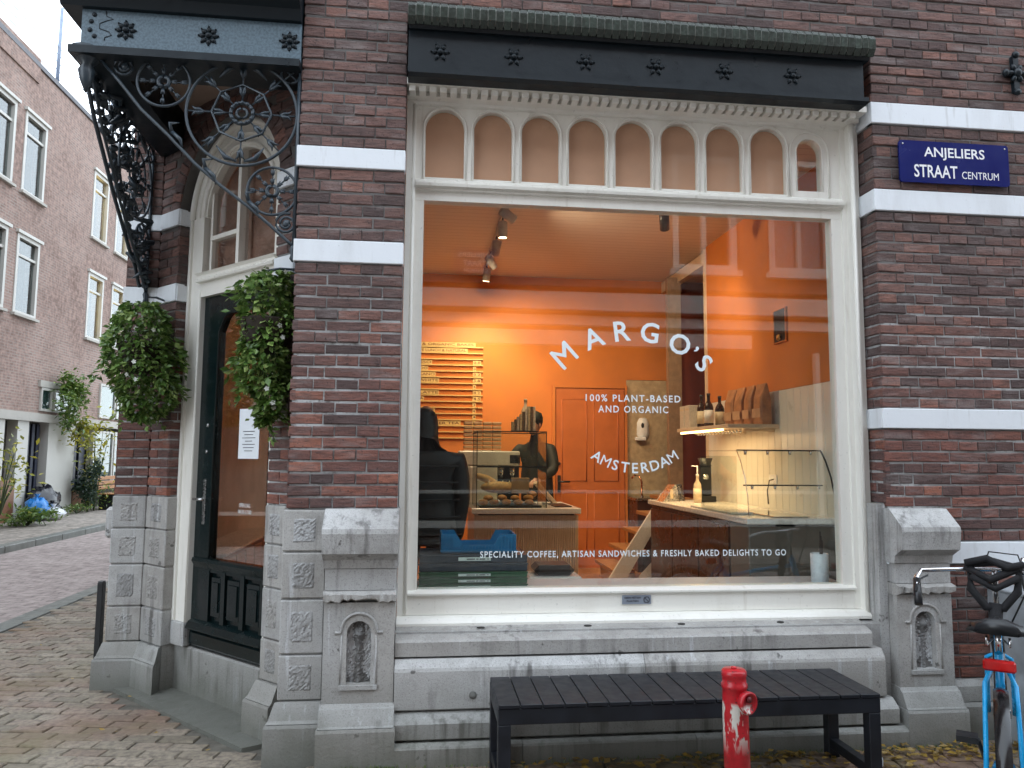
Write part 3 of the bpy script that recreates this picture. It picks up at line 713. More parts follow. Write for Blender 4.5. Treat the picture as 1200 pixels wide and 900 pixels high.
lt.build('notice_lettering', simple('dark_print', (.02, .02, .03), .5), frame)

# ---------------------------------------------------------------- entrance: girder, soffit, door
GY = -.24
gm = MB(); gm.box(-1.925, XP0-.005, GY, -.02, 3.835, 4.065); 
gird = gm.build('entrance_girder', BLUEGREY, bld)
g2 = MB(); g2.box(-1.97, XP0-.004, GY-.045, .02, 3.79, 3.833); g2.prof_x([(.02, 4.30), (-.34, 4.30), (-.36, 4.27), (-.36, 4.15), (-.30, 4.12), (-.27, 4.067), (.02, 4.067)], -2.03, XP0-.004)
g2.box(-1.97, -1.76, -.02, 1.3, 3.80, 4.065); g2.box(-2.0, -1.7, .02, 1.4, 4.067, 4.3)
g2.build('girder_moulding', BLACKP, gird)
for x in (-1.69, -1.245, -.80): rosette(T((x, GY, 3.955)), .058, BLACKP, gird, 8)
for x, z in ((-1.86, 4.035), (-1.875, 3.995), (-1.88, 3.945), (-1.855, 3.91)):
    MB().ell((x, GY, z), (.014, .01, .014), None, 10, 6).build('rivet', BLACKP, gird)
MB().tube([(-1.80, GY-.001, 4.06), (-1.795, GY-.001, 4.03), (-1.76, GY-.001, 4.015), (-1.80, GY-.001, 4.0), (-1.83, GY-.001, 3.985), (-1.83, GY-.001, 3.955), (-1.78, GY-.001, 3.94), (-1.765, GY-.001, 3.92), (-1.80, GY-.001, 3.905), (-1.80, GY-.001, 3.888)], .003, 5).build('scroll_seam', BLACKP, gird)
sf = MB(); sf.add([Vector(p) for p in ((-1.9, -.02, 4.06), (-.7, -.02, 4.06), (-.7, .2, 4.06), (-1.7, 1.3, 4.06), (-1.9, 1.3, 4.06))], [(0, 1, 2, 3, 4)])
sf.v += [(x, y, 4.1) for x, y, z in sf.v]; sf.f += [(9, 8, 7, 6, 5)]; sf.sm += [False]
sf.build('soffit', simple('brown_soffit', (.40, .29, .235), .7, var=.25, scale=3), bld)
def leafy(mb, M, L, r=.006):
    """acanthus-like spoke ornament along local x from 0 to L in the xz plane"""
    mb.tube([M @ Vector((0, 0, 0)), M @ Vector((L, 0, 0))], r*.62, 6)
    for t_ in ((.12, .60) if L > .1 else (.35,)):
        k = .8 if L > .1 else 1.7
        for s_ in (-1, 1):
            mb.tube([M @ Vector((L*t_, 0, 0)), M @ Vector((L*(t_+.14*k), -.004, s_*L*.05*k)), M @ Vector((L*(t_+.26*k), -.006, s_*L*.06*k)), M @ Vector((L*(t_+.36*k), -.004, s_*L*.15*k))], [r*.9, r*1.4, r*1.05, r*.25], 6)
        mb.ell((L*(t_+.10), 0, 0), (L*.08, r*1.1, L*.022), M, 8, 6)
def ring(mb, M, R_, r, n=36): mb.tube([M @ Vector((R_*cos(2*pi*i/n), 0, R_*sin(2*pi*i/n))) for i in range(n)], r, 8, closed=True)
def bracket(M, label_parent):
    root = MB()
    big = MB(); c = T((-1.055, 0, 3.53)); R_ = .305
    ring(big, M @ c, R_, .009, 48); ring(big, M @ c, .062, .011, 20); ring(big, M @ c, .03, .008, 14)
    for k in range(8):
        a = pi/4*k
        leafy(big, M @ c @ RY(-a) @ T((.07, 0, 0)), R_-.075, .0075)
    big.tube([M @ c @ Vector((.165*cos(pi/4*k), -.008, .165*sin(pi/4*k))) for k in range(8)], .007, 6, closed=True)
    for k in range(12): big.ell((.06*cos(pi/6*k), -.008, .06*sin(pi/6*k)), (.012, .012, .012), M @ c, 8, 5)
    for sx in (-1, 1):
        for sz in (-1, 1):
            big.tube([M @ c @ Vector((sx*.02, 0, sz*.28)), M @ c @ Vector((sx*.08, 0, sz*.262)), M @ c @ Vector((sx*.13, -.01, sz*.20))], [.006, .016, .003], 6)
    sm1 = MB(); c1 = T((-1.488, 0, 3.689)); ring(sm1, M @ c1, .143, .008, 32); ring(sm1, M @ c1, .03, .012, 14)
    sm2 = MB(); c2 = T((-.872, 0, 3.085)); ring(sm2, M @ c2, .138, .008, 32); ring(sm2, M @ c2, .03, .012, 14)
    for mb, cc, RR in ((sm1, c1, .143), (sm2, c2, .138)):
        for k in range(8): leafy(mb, M @ cc @ RY(-pi/4*k) @ T((.03, 0, 0)), RR-.035, .0062)
    fr = MB(); ring(fr, M @ T((-.795, 0, 3.776)), .052, .007, 18)
    fr.tube([M @ Vector((-.83, 0, 3.74)), M @ Vector((-.76, 0, 3.81))], .005, 6); fr.tube([M @ Vector((-.83, 0, 3.81)), M @ Vector((-.76, 0, 3.74))], .005, 6)
    for cxs, czs, r0, tn in ((-1.70, 3.765, .062, 2.2), (-.79, 2.90, .062, 2.2)):
        fr.tube([M @ Vector((cxs+r0*(1-.8*i/26)*cos(tn*2*pi*i/26+1.2), 0, czs+r0*(1-.8*i/26)*sin(tn*2*pi*i/26+1.2))) for i in range(27)], .008, 6)
        fr.ell((cxs, 0, czs), (.02, .012, .02), M, 8, 6)
    bar = [(-1.84, 3.84), (-1.72, 3.70), (-1.60, 3.55), (-1.45, 3.41), (-1.30, 3.255), (-1.15, 3.13), (-1.0, 3.02), (-.88, 2.92), (-.78, 2.83), (-.745, 2.80)]
    fr.tube([M @ Vector((x, 0, z-.03)) for x, z in bar], .0095, 8)
    fr.tube([M @ Vector((-.742, 0, 2.76)), M @ Vector((-.742, 0, 3.84))], .012, 8); fr.tube([M @ Vector((-1.84, 0, 3.838)), M @ Vector((-.742, 0, 3.838))], .012, 8)
    for x, z in ((-1.43, 3.40), (-1.24, 3.20), (-1.0, 3.02)):
        for s_ in (-1, 1): fr.tube([M @ Vector((x, 0, z)), M @ Vector((x-.03*s_+.02, -.01, z+.045*s_)), M @ Vector((x-.01*s_+.05, 0, z-.02+.075*s_))], [.012, .012, .002], 6)
    fr.lathe([(.004, 0), (.018, .02), (.012, .04), (.02, .07), (.008, .1)], M @ T((-.748, 0, 2.68)), 10)
    o = fr.build('iron_bracket', IRON, bld)
    big.build('large_wheel', IRON, o); sm1.build('small_wheel', IRON, o); sm2.build('small_wheel', IRON, o)
    return o
bracket(T((0, -.2, 0)), None)
# second bracket, on the side street: starts at the corner (-1.9,-.2) and dies on the pier at (-2.02,1.21)
a2 = math.atan2(1.21+.1, -2.02+1.93)
# mirrored so that the corner end stays at the corner
MIR = T((-1.93, -.1, 0)) @ RZ(a2) @ Matrix.Diagonal((1.19, 1, 1, 1)) @ T((1.84, 0, 0)) 
ob2 = bracket(MIR, None)
# the side bracket is a double frame: a second plane of ironwork behind the first
cd = MB()
for off in (.035,):
    cd.tube([MIR @ Vector((x, off, z)) for x, z in [(-1.84, 3.82), (-1.65, 3.58), (-1.48, 3.42), (-1.30, 3.25), (-1.14, 3.12), (-1.0, 3.0), (-.88, 2.92), (-.78, 2.80)]], .013, 6)
for k in range(34):
    q_ = k/33; x = -1.82+1.05*q_; z = 3.80-1.0*q_
    cd.ell((0, 0, 0), (.035, .03, .022), MIR @ T((x+random.uniform(-.01, .03), random.uniform(-.03, .03), z+random.uniform(-.01, .05))) @ RY(random.uniform(-1, 1)), 8, 5)
for k in range(60):
    x = -1.5+.7*random.random(); zlo = 3.84-(x+1.62)*1.25
    z = random.uniform(zlo, min(3.8, zlo+.45)); L_ = random.uniform(.05, .12); a = random.uniform(0, 6)
    cd.tube([MIR @ Vector((x, random.uniform(-.06, .06), z)), MIR @ Vector((x+L_*.5*cos(a), random.uniform(-.06, .06), z+L_*.5*sin(a))), MIR @ Vector((x+L_*cos(a+.6), random.uniform(-.06, .06), z+L_*sin(a+.6)))], [.008, .022, .003], 6)
cd.build('leaf_ornament', IRON, ob2)
dp = MB(); dp.lathe([(.004, 3.60), (.03, 3.66), (.045, 3.72), (.03, 3.76), (.07, 3.80), (.09, 3.845)], T((-1.90, -.2, 0)), 12); dp.build('corner_drop', IRON, gird)

# fanlight frame and door frame, on the diagonal (w = .41)
DF = DG @ T((0, -.41, 0)); DL = DG @ T((0, -.385, 0))
df = MB()
df.box(-1.975, -1.80, -.01, .09, .47, 3.28, DF); df.box(-1.965, -1.935, -.026, -.01, .47, 3.28, DF); df.tube([DF @ Vector((-1.81, -.010, .47)), DF @ Vector((-1.81, -.010, 2.75))], .008, 8)
df.box(-.93, -.785, .0, .09, .32, 3.28, DF); df.box(-.86, -.795, -.035, .0, .35, 3.28, DF)
df.box(-1.80, -.93, -.01, .09, 2.70, 2.86, DF); df.prof_x([(.0, 2.80), (-.045, 2.80), (-.05, 2.815), (-.03, 2.83), (-.03, 2.845), (-.055, 2.86), (.0, 2.865)], -1.82, -.90, DF)
arch_plate(df, DF, -1.978, -.782, 3.28, 3.88, ARC_U, 3.28, .40, .0, .09, 24)
# arched architrave
for rr, w_, yy in ((.575, .022, -.012), (.43, .014, -.004), (.50, .012, .0)):
    df.tube([DF @ Vector((ARC_U-rr*cos(pi*i/28), yy, 3.28+rr*sin(pi*i/28))) for i in range(29)], w_, 8)
df.box(-1.76, -1.735, .02, .07, 2.86, 3.45, DF); df.box(-1.40, -1.365, .0, .07, 2.86, 3.68, DF); df.box(-.98, -.955, .02, .07, 2.86, 3.4, DF); df.box(-1.735, -1.40, .01, .06, 3.10, 3.13, DF); df.box(-1.76, -.93, .0, .06, 2.86, 2.885, DF)
dframe = df.build('door_frame', CREAM, bld)
poly = [(ARC_U-.42, 2.87)]+[(ARC_U-.42*cos(pi*i/20), 3.28+.42*sin(pi*i/20)) for i in range(21)]+[(ARC_U+.42, 2.87)]
MB().prism(poly, .045, .049, DF).build('fanlight_glass', m_glass('fanlight_glass', (.85, .85, .85), 3.), dframe)
MB().prism(poly, .11, .12, DF).build('fanlight_reflection', simple('painted_reflection', (.72, .44, .32), .8, var=.35, scale=5), dframe)  # added backing, its colour paints the brown house reflection in the fanlight
# foot blocks of the frame and threshold
MB().cbox(-1.978, -1.80, -.03, .05, .31, .468, .008, DF).build('stone_block', STONE, dframe); MB().cbox(-.90, -.782, -.03, .05, .31, .468, .008, DF).build('stone_block', STONE, dframe)
MB().cbox(-1.985, -.775, -.40, -.05, -.03, .31, .012, DG).build('threshold', m_stone('threshold_stone', (.42, .43, .43), (.55, .57, .58)), bld)
# door leaf
u0, u1, z0, z1 = -1.798, -.925, .318, 2.70
dl = MB(); dl.box(u0, -1.60, 0, .05, z0, z1, DL); dl.box(-.975, u1, 0, .05, z0, z1, DL); dl.box(-1.60, -.975, 0, .05, 2.56, z1, DL); dl.box(-1.60, -.975, 0, .05, z0, .50, DL); dl.box(-1.60, -.975, .0, .05, .82, .90, DL)
dl.prof_x([(.0, .91), (-.02, .905), (-.026, .885), (-.012, .86), (0.0, .84)], u0+.02, u1-.0, DL)
dl.prof_x([(.0, .50), (-.03, .485), (-.05, .45), (-.05, .44), (.0, .425)], u0+.02, u1, DL); dl.prof_x([(.0, .425), (-.018, .41), (-.018, .34), (.0, .32)], u0+.02, u1, DL)
dl.box(-1.60, -.975, .025, .04, .5, .82, DL)
for ua in (-1.63, -1.44, -1.22, -1.0): dl.box(ua, ua+.045, -.004, .03, .50, .835, DL)
for s_ in (0, 1):
    dl.prism([(-1.60, 2.56), (-1.60, 2.44), (-1.54, 2.535), (-1.50, 2.56)] if s_ == 0 else [(-.975, 2.56), (-.975, 2.44), (-1.035, 2.535), (-1.075, 2.56)], .0, .05, DL)
dl.tube([DL @ Vector((-1.60, -.002, .91)), DL @ Vector((-1.60, -.002, 2.44)), DL @ Vector((-1.54, -.002, 2.535)), DL @ Vector((-1.50, -.002, 2.56)), DL @ Vector((-.975, -.002, 2.56))], .009, 6)
door = dl.build('door', DOORP, bld)
for ua, ub in ((-1.585, -1.44), (-1.395, -1.22), (-1.175, -1.0)):
    pm = MB(); pm.prism([(ua+.02, .54), (ub-.02, .54), (ub-.02, .79), (ua+.02, .79)], .005, .03, DL); pm.box(ua+.035, ub-.035, -.004, .006, .57, .76, DL); pm.build('door_panel', DOORP, door)
MB().box(-1.6, -.975, .02, .025, .90, 2.56, DL).build('door_glass', DGLASS, door)
hd = MB(); hd.cbox(-1.705, -1.675, -.008, .0, 1.13, 1.43, .003, DL); hd.tube([DL @ Vector((-1.69, 0, 1.30)), DL @ Vector((-1.69, -.05, 1.30)), DL @ Vector((-1.74, -.055, 1.30)), DL @ Vector((-1.62, -.055, 1.30))], .010, 8); hd.build('door_handle', STEEL, door)
for zz in (1.62, 1.80): MB().lathe([(.014, 0), (.012, .006), (.0001, .007)], DL @ T((-1.69, 0, zz)) @ RX(pi/2), 12).build('door_lock', STEEL, door)
pp = MB(); pp.box(-1.33, -1.10, .014, .017, 1.575, 1.90, DL); pp_o = pp.build('door_notice', simple('white_paper', (.78, .82, .86), .7, var=.03), door)
lt = MB()
for i, w_ in enumerate((.13, .10, .15, .08, .14, .12, .09)): lt.box(-1.215-w_/2, -1.215+w_/2, .0125, .0135, 1.75-i*.021, 1.754-i*.021, DL)
lt.build('notice_print', MATS['dark_print'], door, kind='stuff')
lt = MB(); add_text(lt, 'OPEN DAG.', .13, .026, DL @ T((-1.23, .015, 1.275)), .0); add_text(lt, '08:30-17:00', .15, .024, DL @ T((-1.23, .015, 1.235)), .0); lt.build('hours_lettering', VINYL, door)
pl2 = MB().box(-.735, -.60, -.022, -.006, 1.80, 1.90, DJ).build('house_number', simple('cream_plate', (.6, .6, .55), .4), bld)
lt = MB(); add_text(lt, '2', None, .06, DJ @ T((-.665, -.0225, 1.85)), .012); lt.build('number_lettering', MATS['dark_print'], pl2)
# wall anchor, cable clip
an = MB(); C0 = T((3.735, FY-.03, 4.07))
an.box(-.018, .018, 0, .03, -.12, .12, C0); an.box(-.07, .07, 0, .03, -.018, .018, C0)
for k in range(6): an.ell((.04, 0, 0), (.026, .018, .016), C0 @ RY(pi/3*k), 8, 6)
for z in (-.125, .125): an.ell((0, 0, z), (.026, .02, .022), C0, 8, 6)
for x in (-.075, .075): an.ell((x, 0, 0), (.022, .02, .026), C0, 8, 6)
an.ell((0, -.01, 0), (.03, .022, .03), C0, 10, 6); an.build('wall_anchor', BLACKP, bld)

# street sign
sm_ = MB(); cr_ = .02; pts_ = [(xx+cr_*cos(a), zz+cr_*sin(a)) for xx, zz, a0 in ((3.625, 3.563, 0), (2.925, 3.563, pi/2), (2.925, 3.335, pi), (3.625, 3.335, 1.5*pi)) for a in [a0+pi/2*i/5 for i in range(6)]]
sgn = sm_.prism(pts_, FY-.03, FY-.018).build('street_sign', ENAMEL)
tag(sgn, 'dark blue enamel street sign with white letters between two white stripes', 'street sign')
lt = MB(); YS = FY-.0305
add_text(lt, 'ANJELIERS', .41, .082, T((3.275, YS, 3.505)), .014); add_text(lt, 'STRAAT', .29, .082, T((3.145, YS, 3.39)), .014); add_text(lt, 'CENTRUM', .25, .047, T((3.445, YS, 3.375)), .0)
lt.build('sign_lettering', WHITE_E, sgn)
for x in (2.93, 3.62): MB().lathe([(.006, 0), (.005, .003), (.0001, .004)], T((x, FY-.03, 3.56)) @ RX(pi/2), 10).build('screw', STEEL, sgn)

# ================================================================== INTERIOR
FZ = .2; CZ = 3.95; YB = 5.2; RW = 3.1
ROOM = [(-.55, .26), (-.1, .06), (4.6, .06), (4.6, YB+.1), (-1.98, YB+.1), (-1.98, 1.55), (-1.80, 1.50)]
def slab(z0, z1, name, mat):
    n = len(ROOM); m = MB(); m.add([(x, y, z) for z in (z0, z1) for x, y in ROOM], [tuple(range(n)), tuple(range(2*n-1, n-1, -1))]+[(i, (i+1) % n, (i+1) % n+n, i+n) for i in range(n)]); m.build(name, mat, bld)
slab(FZ-.05, FZ, 'shop_floor', WOOD2)
t = NT('ceiling_boards'); g = t.n('ShaderNodeNewGeometry'); s_ = t.n('ShaderNodeSeparateXYZ'); t.l(g.outputs['Position'], s_.inputs[0])
fr_ = t.math('FRACT', t.math('MULTIPLY', s_.outputs[1], 9.0)); ln = t.math('LESS_THAN', fr_, .09)
t.set(t.mix(t.math('MULTIPLY', ln, .7), t.mix(t.noise(6, 4, vec=t.pos((.6, 9, 1)), lo=.3, hi=.7), (.66, .58, .52), (.72, .63, .57)), (.46, .38, .33)), .6)
slab(CZ, CZ+.1, 'shop_ceiling', t.m)
iw = MB(); iw.box(-1.97, 2.64, YB, YB+.1, FZ, CZ); iw.box(RW, RW+.12, .06, 3.5, 2.20, CZ); iw.box(2.64, 3.30, YB, YB+.1, 2.62, CZ); 
iw.build('orange_wall', PLASTER, bld)
MB().box(-1.97, -1.9, 1.6, YB-.01, FZ, CZ).build('lobby_wall', simple('pale_lobby_plaster', (.62, .61, .60), .5, var=.3, scale=2), bld)
MB().box(3.30, 4.5, YB, YB+.1, FZ, CZ).box(4.3, 4.5, 3.2, YB, FZ, CZ).box(RW+.12, 4.5, 3.38, 3.5, FZ, CZ).build('stair_wall', DARKRED, bld)
TILEW = simple('cream_wall_panel', (.70, .68, .62), .35, var=.06, scale=3)
tw = MB().box(RW, RW+.12, .06, 3.5, FZ, 2.195).build('panel_wall', TILEW, bld)
MB().box(2.64, 3.30, YB, YB+.1, FZ, 2.615).build('back_panel', simple('shaded_cream_panel', (.50, .38, .24), .5), bld)  # cream panel, its weaker light is put into a darker colour
for k in range(28):
    y = .1+k*.121
    MB().cbox(RW-.012, RW, y+.002, y+.119, 1.0, 2.195, .003).build('wall_panel', TILEW, tw)
MB().box(RW-.014, RW+.124, 3.501, 3.56, FZ, CZ-.02).build('cream_post', PLY, bld); MB().box(3.0, 3.17, 4.55, 4.63, FZ, CZ-.1).build('brown_post', simple('brown_post_paint', (.33, .21, .13), .6), bld); MB().box(3.13, 3.21, 3.57, 5.19, CZ-.16, CZ-.02).build('cream_beam', PLY, bld)
# inner lining of window recess and inside board
MB().box(-.13, 2.74, .05, .55, .70, .80).build('window_board', simple('pale_pink_board', (.6, .56, .57), .5, var=.02), bld)
MB().box(-.13, 2.74, .05, .12, FZ, .70).build('window_apron', PLY, bld)
# niche in the right wall
nc = MB().box(RW-.016, RW+.02, 1.65, 1.86, 2.62, 2.90).build('wall_niche', simple('niche_dark', (.045, .02, .015), .8), bld)
MB().box(RW-.022, RW-.0, 1.64, 1.65, 2.61, 2.91).box(RW-.022, RW-.0, 1.86, 1.87, 2.61, 2.91).box(RW-.022, RW-.0, 1.65, 1.86, 2.61, 2.62).box(RW-.022, RW-.0, 1.65, 1.86, 2.90, 2.91).build('niche_frame', PLASTER, nc)
MB().ell((RW-.03, 1.75, 2.655), (.02, .03, .03)).build('brass_ornament', simple('brass', (.6, .4, .15), .3, 1.), nc)
# doorway wall between shop window room and the entrance (behind the pier)
# orange panelled door in the back wall
dr = MB().box(1.70, 2.60, YB-.03, YB-.001, FZ, 2.49)
idoor = thing('panelled_door', 'flush orange door in the back wall behind the pastry counter', 'door', (0, 0, 0))
OD = simple('orange_door_paint', (.52, .14, .03), .45, var=.15, scale=4)
dr.build('door_leaf', OD, idoor)
for xa, xb in ((1.70, 2.60),):
    MB().box(xa-.05, xa-.01, YB-.045, YB-.002, FZ, 2.499).box(xb+.01, xb+.04, YB-.045, YB-.002, FZ, 2.499).box(xa-.05, xb+.04, YB-.045, YB-.002, 2.50, 2.54).build('door_casing', PLASTER, idoor)
for xa in (1.78, 2.2):
    for za, zb in ((.35, 1.15), (1.3, 2.35)):
        MB().tube([(xa, YB-.034, za), (xa+.32, YB-.034, za), (xa+.32, YB-.034, zb), (xa, YB-.031, zb)], .006, 6, closed=True).build('panel_moulding', OD, idoor)
MB().cbox(1.72, 1.76, YB-.05, YB-.03, 1.15, 1.37, .004).tube([(1.74, YB-.03, 1.29), (1.74, YB-.09, 1.29), (1.87, YB-.09, 1.29)], .012, 8).build('handle', BLACKPL, idoor)
MB().lathe([(.02, 0), (.02, .02)], T((1.74, YB-.03, 1.52)) @ RX(pi/2), 12).build('lock', BLACKPL, idoor)

def lamp_spot(x, y, z, dx, dy, dz, energy, label, hm=None):
    t_ = thing('spot_lamp', label, 'lamp', (x, y, z), 0, 'spot lamps under the shop ceiling')
    D = Vector((dx, dy, dz)).normalized(); q = D.to_track_quat('-Z', 'Y').to_matrix().to_4x4()
    M = T((0, 0, -.13)) @ q
    MB().lathe([(.045, -.075), (.047, .075), (.03, .085)], M, 20).build('lamp_head', hm or simple('lamp_white', (.5, .47, .43), .4) if hm or 'lamp_white' not in MATS else (hm or MATS['lamp_white']), t_)
    MB().tube([(0, 0, 0), (0, 0, -.06), tuple(M @ Vector((0, 0, .06)))], .009, 8).build('stem', BLACKPL, t_)
    MB().lathe([(.0001, -.078), (.036, -.078), (.038, -.074)], M, 18).build('lamp_lens', m_emit('lamp_glow', (1, .72, .40), 6) if 'lamp_glow' not in MATS else MATS['lamp_glow'], t_)
    ld = bpy.data.lights.new('spot_light', 'SPOT'); ld.energy = energy; ld.color = (1, .72, .46); ld.spot_size = radians(115); ld.spot_blend = .8; ld.shadow_soft_size = .05
    lo = bpy.data.objects.new('spot_light', ld); COL.objects.link(lo); lo.parent = t_; lo.matrix_local = T(M @ Vector((0, 0, -.11))) @ q
tr = thing('lamp_track', 'grey lamp track running back along the shop ceiling', 'lamp track')
MB().box(.715, .745, 1.7, 4.8, CZ-.035, CZ-.001).build('rail', MATS.get('lamp_white') or simple('lamp_white', (.5, .47, .43), .4), tr)
LW = 34
lamp_spot(.73, 2.2, CZ-.03, .75, .35, -.45, LW, 'white spot lamp nearest the window on the left track, aimed right')
lamp_spot(.73, 2.65, CZ-.03, .02, .1, -1, LW*.8, 'white spot lamp pointing straight down in the middle of the left track')
lamp_spot(.73, 3.3, CZ-.03, -.1, .75, -.8, LW*1.4, 'white spot lamp aimed at the back wall from the left track')
lamp_spot(.73, 4.5, CZ-.03, -.1, .25, -1, LW, 'white spot lamp deepest in the shop above the menu')
lamp_spot(2.2, 2.2, CZ-.03, .25, .7, -.8, LW*.8, 'dark spot lamp at the top of the glass lighting the right wall', BLACKPL)
lamp_spot(.73, 3.9, CZ-.03, .55, .6, -.8, LW, 'added fill lamp second from the back of the track, aimed at the orange door')  # extra lamp, added to bring more light into the shop

# menu board on the back wall: rails with letter tiles
menu = thing('menu_board', 'wall menu of thin pale rails with small yellow letters and prices', 'menu board', (0, YB-.002, 0))
YEL = simple('pale_yellow_tile', (.66, .46, .17), .5, var=.05); YT = simple('brown_letters', (.16, .06, .02), .6)
rows = [('COFFEE & ORGANIC BAKES', ''), ('HOMEMADE LUNCH & NATURAL', ''), ('', ''), ('ESPRESSO', '2.8'), ('CORTADO', '3'), ('AMERICANO', '3.2'), ('FLAT WHITE', '3.8'), ('', '4'), ('CHAI LATTE', '4.2'), ('MATCHA', '4.5'), ('TEA', '3'), ('OAT LATTE', '4'), ('COCOA', '4'), ('FRESH GINGER TEA', '4'), ('', ''), ('', '')]
rm = MB(); tm = MB(); lm = MB()
for i, (a, b) in enumerate(rows):
    z = 3.035-i*.0775
    rm.box(-.35, .75, -.03, 0, z-.046, z-.034)
    if a:
        w_ = .047*len(a); x1 = min(-.1+.047*len(a), .70) if i > 1 else (.65 if i == 0 else .55); x0 = max(x1-w_, -.34) if i < 2 else -.28
        x1 = x1 if i < 2 else x0+w_
        tm.box(x0, x1, -.02, -.012, z-.03, z+.022); add_text(lm, a, (x1-x0)*.95, .033, T(((x0+x1)/2, -.0215, z-.004)), .01)
    if b:
        tm.box(.62, .62+.04*max(1, len(b)-.4), -.02, -.012, z-.03, z+.022); add_text(lm, b, .028*len(b), .033, T((.62+.02*max(1, len(b)-.4), -.0215, z-.004)), .01)
rm.build('menu_rails', YEL, menu, kind='stuff'); tm.build('letter_tiles', YEL, menu, kind='stuff'); lm.build('menu_lettering', YT, menu)

# left counter with ribbed front
ct = thing('service_counter', 'wooden ribbed counter with pale speckled top under the pastry case', 'counter')
CX0, CX1, CY0, CY1 = .50, 1.55, 2.95, 4.05
MB().box(CX0+.03, CX1-.03, CY0+.03, CY1, FZ, 1.03).build('carcass', WOOD, ct)
MB().cbox(CX0-.02, CX1+.01, CY0-.02, CY1, 1.045, 1.10, .006).build('worktop', WHITEC, ct)
MB().box(CX0+.05, CX1-.05, CY0+.045, CY1, 1.03, 1.045).build('shadow_gap', BLACKPL, ct)
rb = MB()
for k in range(44):
    x = CX0+.03+k*(CX1-CX0-.06)/44; rb.cbox(x+.002, x+.019, CY0+.008, CY0+.03, FZ, 1.03, .004)
for k in range(44):
    y = CY0+.03+k*(CY1-CY0-.05)/44; rb.cbox(CX0+.008, CX0+.03, y+.002, y+.019, FZ, 1.03, .004); rb.cbox(CX1-.03, CX1-.008, y+.002, y+.019, FZ, 1.03, .004)
rb.build('ribs', WOOD, ct, kind='stuff')
MB().box(1.33, 1.50, 3.1, 3.6, 1.101, 1.11).build('till_mat', BLACKPL, ct)
# pastry display case
dc = thing('pastry_case', 'glass pastry case with black edges standing on the ribbed counter', 'display case')
X0, X1, Y0, Y1, Z0, Z1 = .53, 1.22, 2.98, 3.55, 1.101, 1.85
for x in (X0, X1):
    for y in (Y0, Y1): MB().box(x-.004, x+.004, y-.004, y+.004, Z0, Z1-.005).build('post', BLACKPL, dc)
for y in (Y0, Y1): MB().box(X0, X1, y-.005, y+.005, Z1-.005, Z1+.005).build('edge', BLACKPL, dc)
for x in (X0, X1): MB().box(x-.005, x+.005, Y0+.006, Y1-.006, Z1-.005, Z1+.005).build('edge', BLACKPL, dc)
MB().box(X0+.005, X1-.005, Y0-.002, Y0+.002, Z0, Z1-.006).build('front_glass', GLASS2, dc)
MB().box(X0-.002, X0+.002, Y0+.005, Y1-.005, Z0, Z1-.006).build('side_glass', GLASS2, dc); MB().box(X1-.002, X1+.002, Y0+.005, Y1-.005, Z0, Z1-.006).build('side_glass', GLASS2, dc)
MB().box(X0+.006, X1-.006, Y0+.01, Y1-.01, 1.498, 1.506).build('glass_shelf', GLASS2, dc); MB().box(X0+.006, X1-.006, Y0+.004, Y0+.01, 1.494, 1.51).build('shelf_edge', BLACKPL, dc)
tray = thing('pastry_tray', 'dark tray on the counter inside the pastry case', 'tray'); MB().cbox(X0+.03, X1-.04, Y0+.02, Y1-.05, 1.102, 1.122, .005).build('tray_base', BLACKPL, tray)
BUN = simple('bun_crust', (.60, .27, .08), .45, var=.45, scale=18, bump=.2, rand=.4); LOAF = simple('bread_crust', (.62, .38, .17), .6, var=.3, scale=20, bump=.2)
for k, (x, y, z, r, lb) in enumerate(((.60, 3.05, 1.15, .05, 'round glazed bun at the front left of the pastry tray'), (.71, 3.06, 1.15, .046, 'second bun from the left at the front of the pastry tray'), (.83, 3.05, 1.152, .052, 'plump bun in the front middle of the pastry tray'), (.95, 3.05, 1.15, .046, 'bun right of the middle at the front of the pastry tray'),
        (1.06, 3.07, 1.15, .05, 'front bun near the right end of the pastry tray'), (.66, 3.16, 1.185, .05, 'bun in the second row behind the leftmost buns'), (.80, 3.17, 1.19, .05, 'bun in the second row under the loaf'), (.93, 3.17, 1.188, .048, 'bun in the second row before the brown box'), (1.07, 3.2, 1.19, .05, 'bun leaning at the right end of the second row'), (1.12, 3.3, 1.22, .055, 'topmost bun by the right glass of the pastry case'))):
    b = thing('bun', lb, 'bun', (x, y, z), random.random()*6, 'buns in the pastry case')
    m = MB(); m.ell((0, 0, 0), (r*1.1, r*.95, r*.62), None, 16, 10); m.build('crust', BUN, b)
    m = MB(); m.tube([(r*.8*math.cos(a*.9), r*.5*math.sin(a*2.2)*.6, r*.62-.004-.01*abs(math.cos(a))) for a in [pi*i/8 for i in range(9)]], .006, 5); m.build('icing_swirl', simple('sugar_icing', (.75, .5, .25), .4) if 'sugar_icing' not in MATS else MATS['sugar_icing'], b)
lf = thing('loaf', 'long pale sandwich loaf lying on the buns in the case', 'bread', (.78, 3.30, 1.29), .05)
m = MB(); m.ell((0, 0, 0), (.19, .07, .06), None, 20, 10); m.build('crust', LOAF, lf)
m = MB(); [m.tube([(x-.02, -.05, .035), (x, 0, .062), (x+.02, .05, .035)], .006, 5) for x in (-.1, -.03, .04, .11)]; m.build('score_mark', simple('flour', (.8, .65, .45), .8), lf)
lf2 = thing('loaf', 'tapering baguette leaning up to the left side of the case', 'bread', (.66, 3.35, 1.36), .1); lf2.rotation_euler = (0, .42, .1)
MB().tube([(-.14, 0, 0), (-.1, 0, 0), (0, 0, .01), (.12, 0, 0), (.18, 0, -.01)], [.012, .034, .04, .034, .008], 12).build('crust', LOAF, lf2)
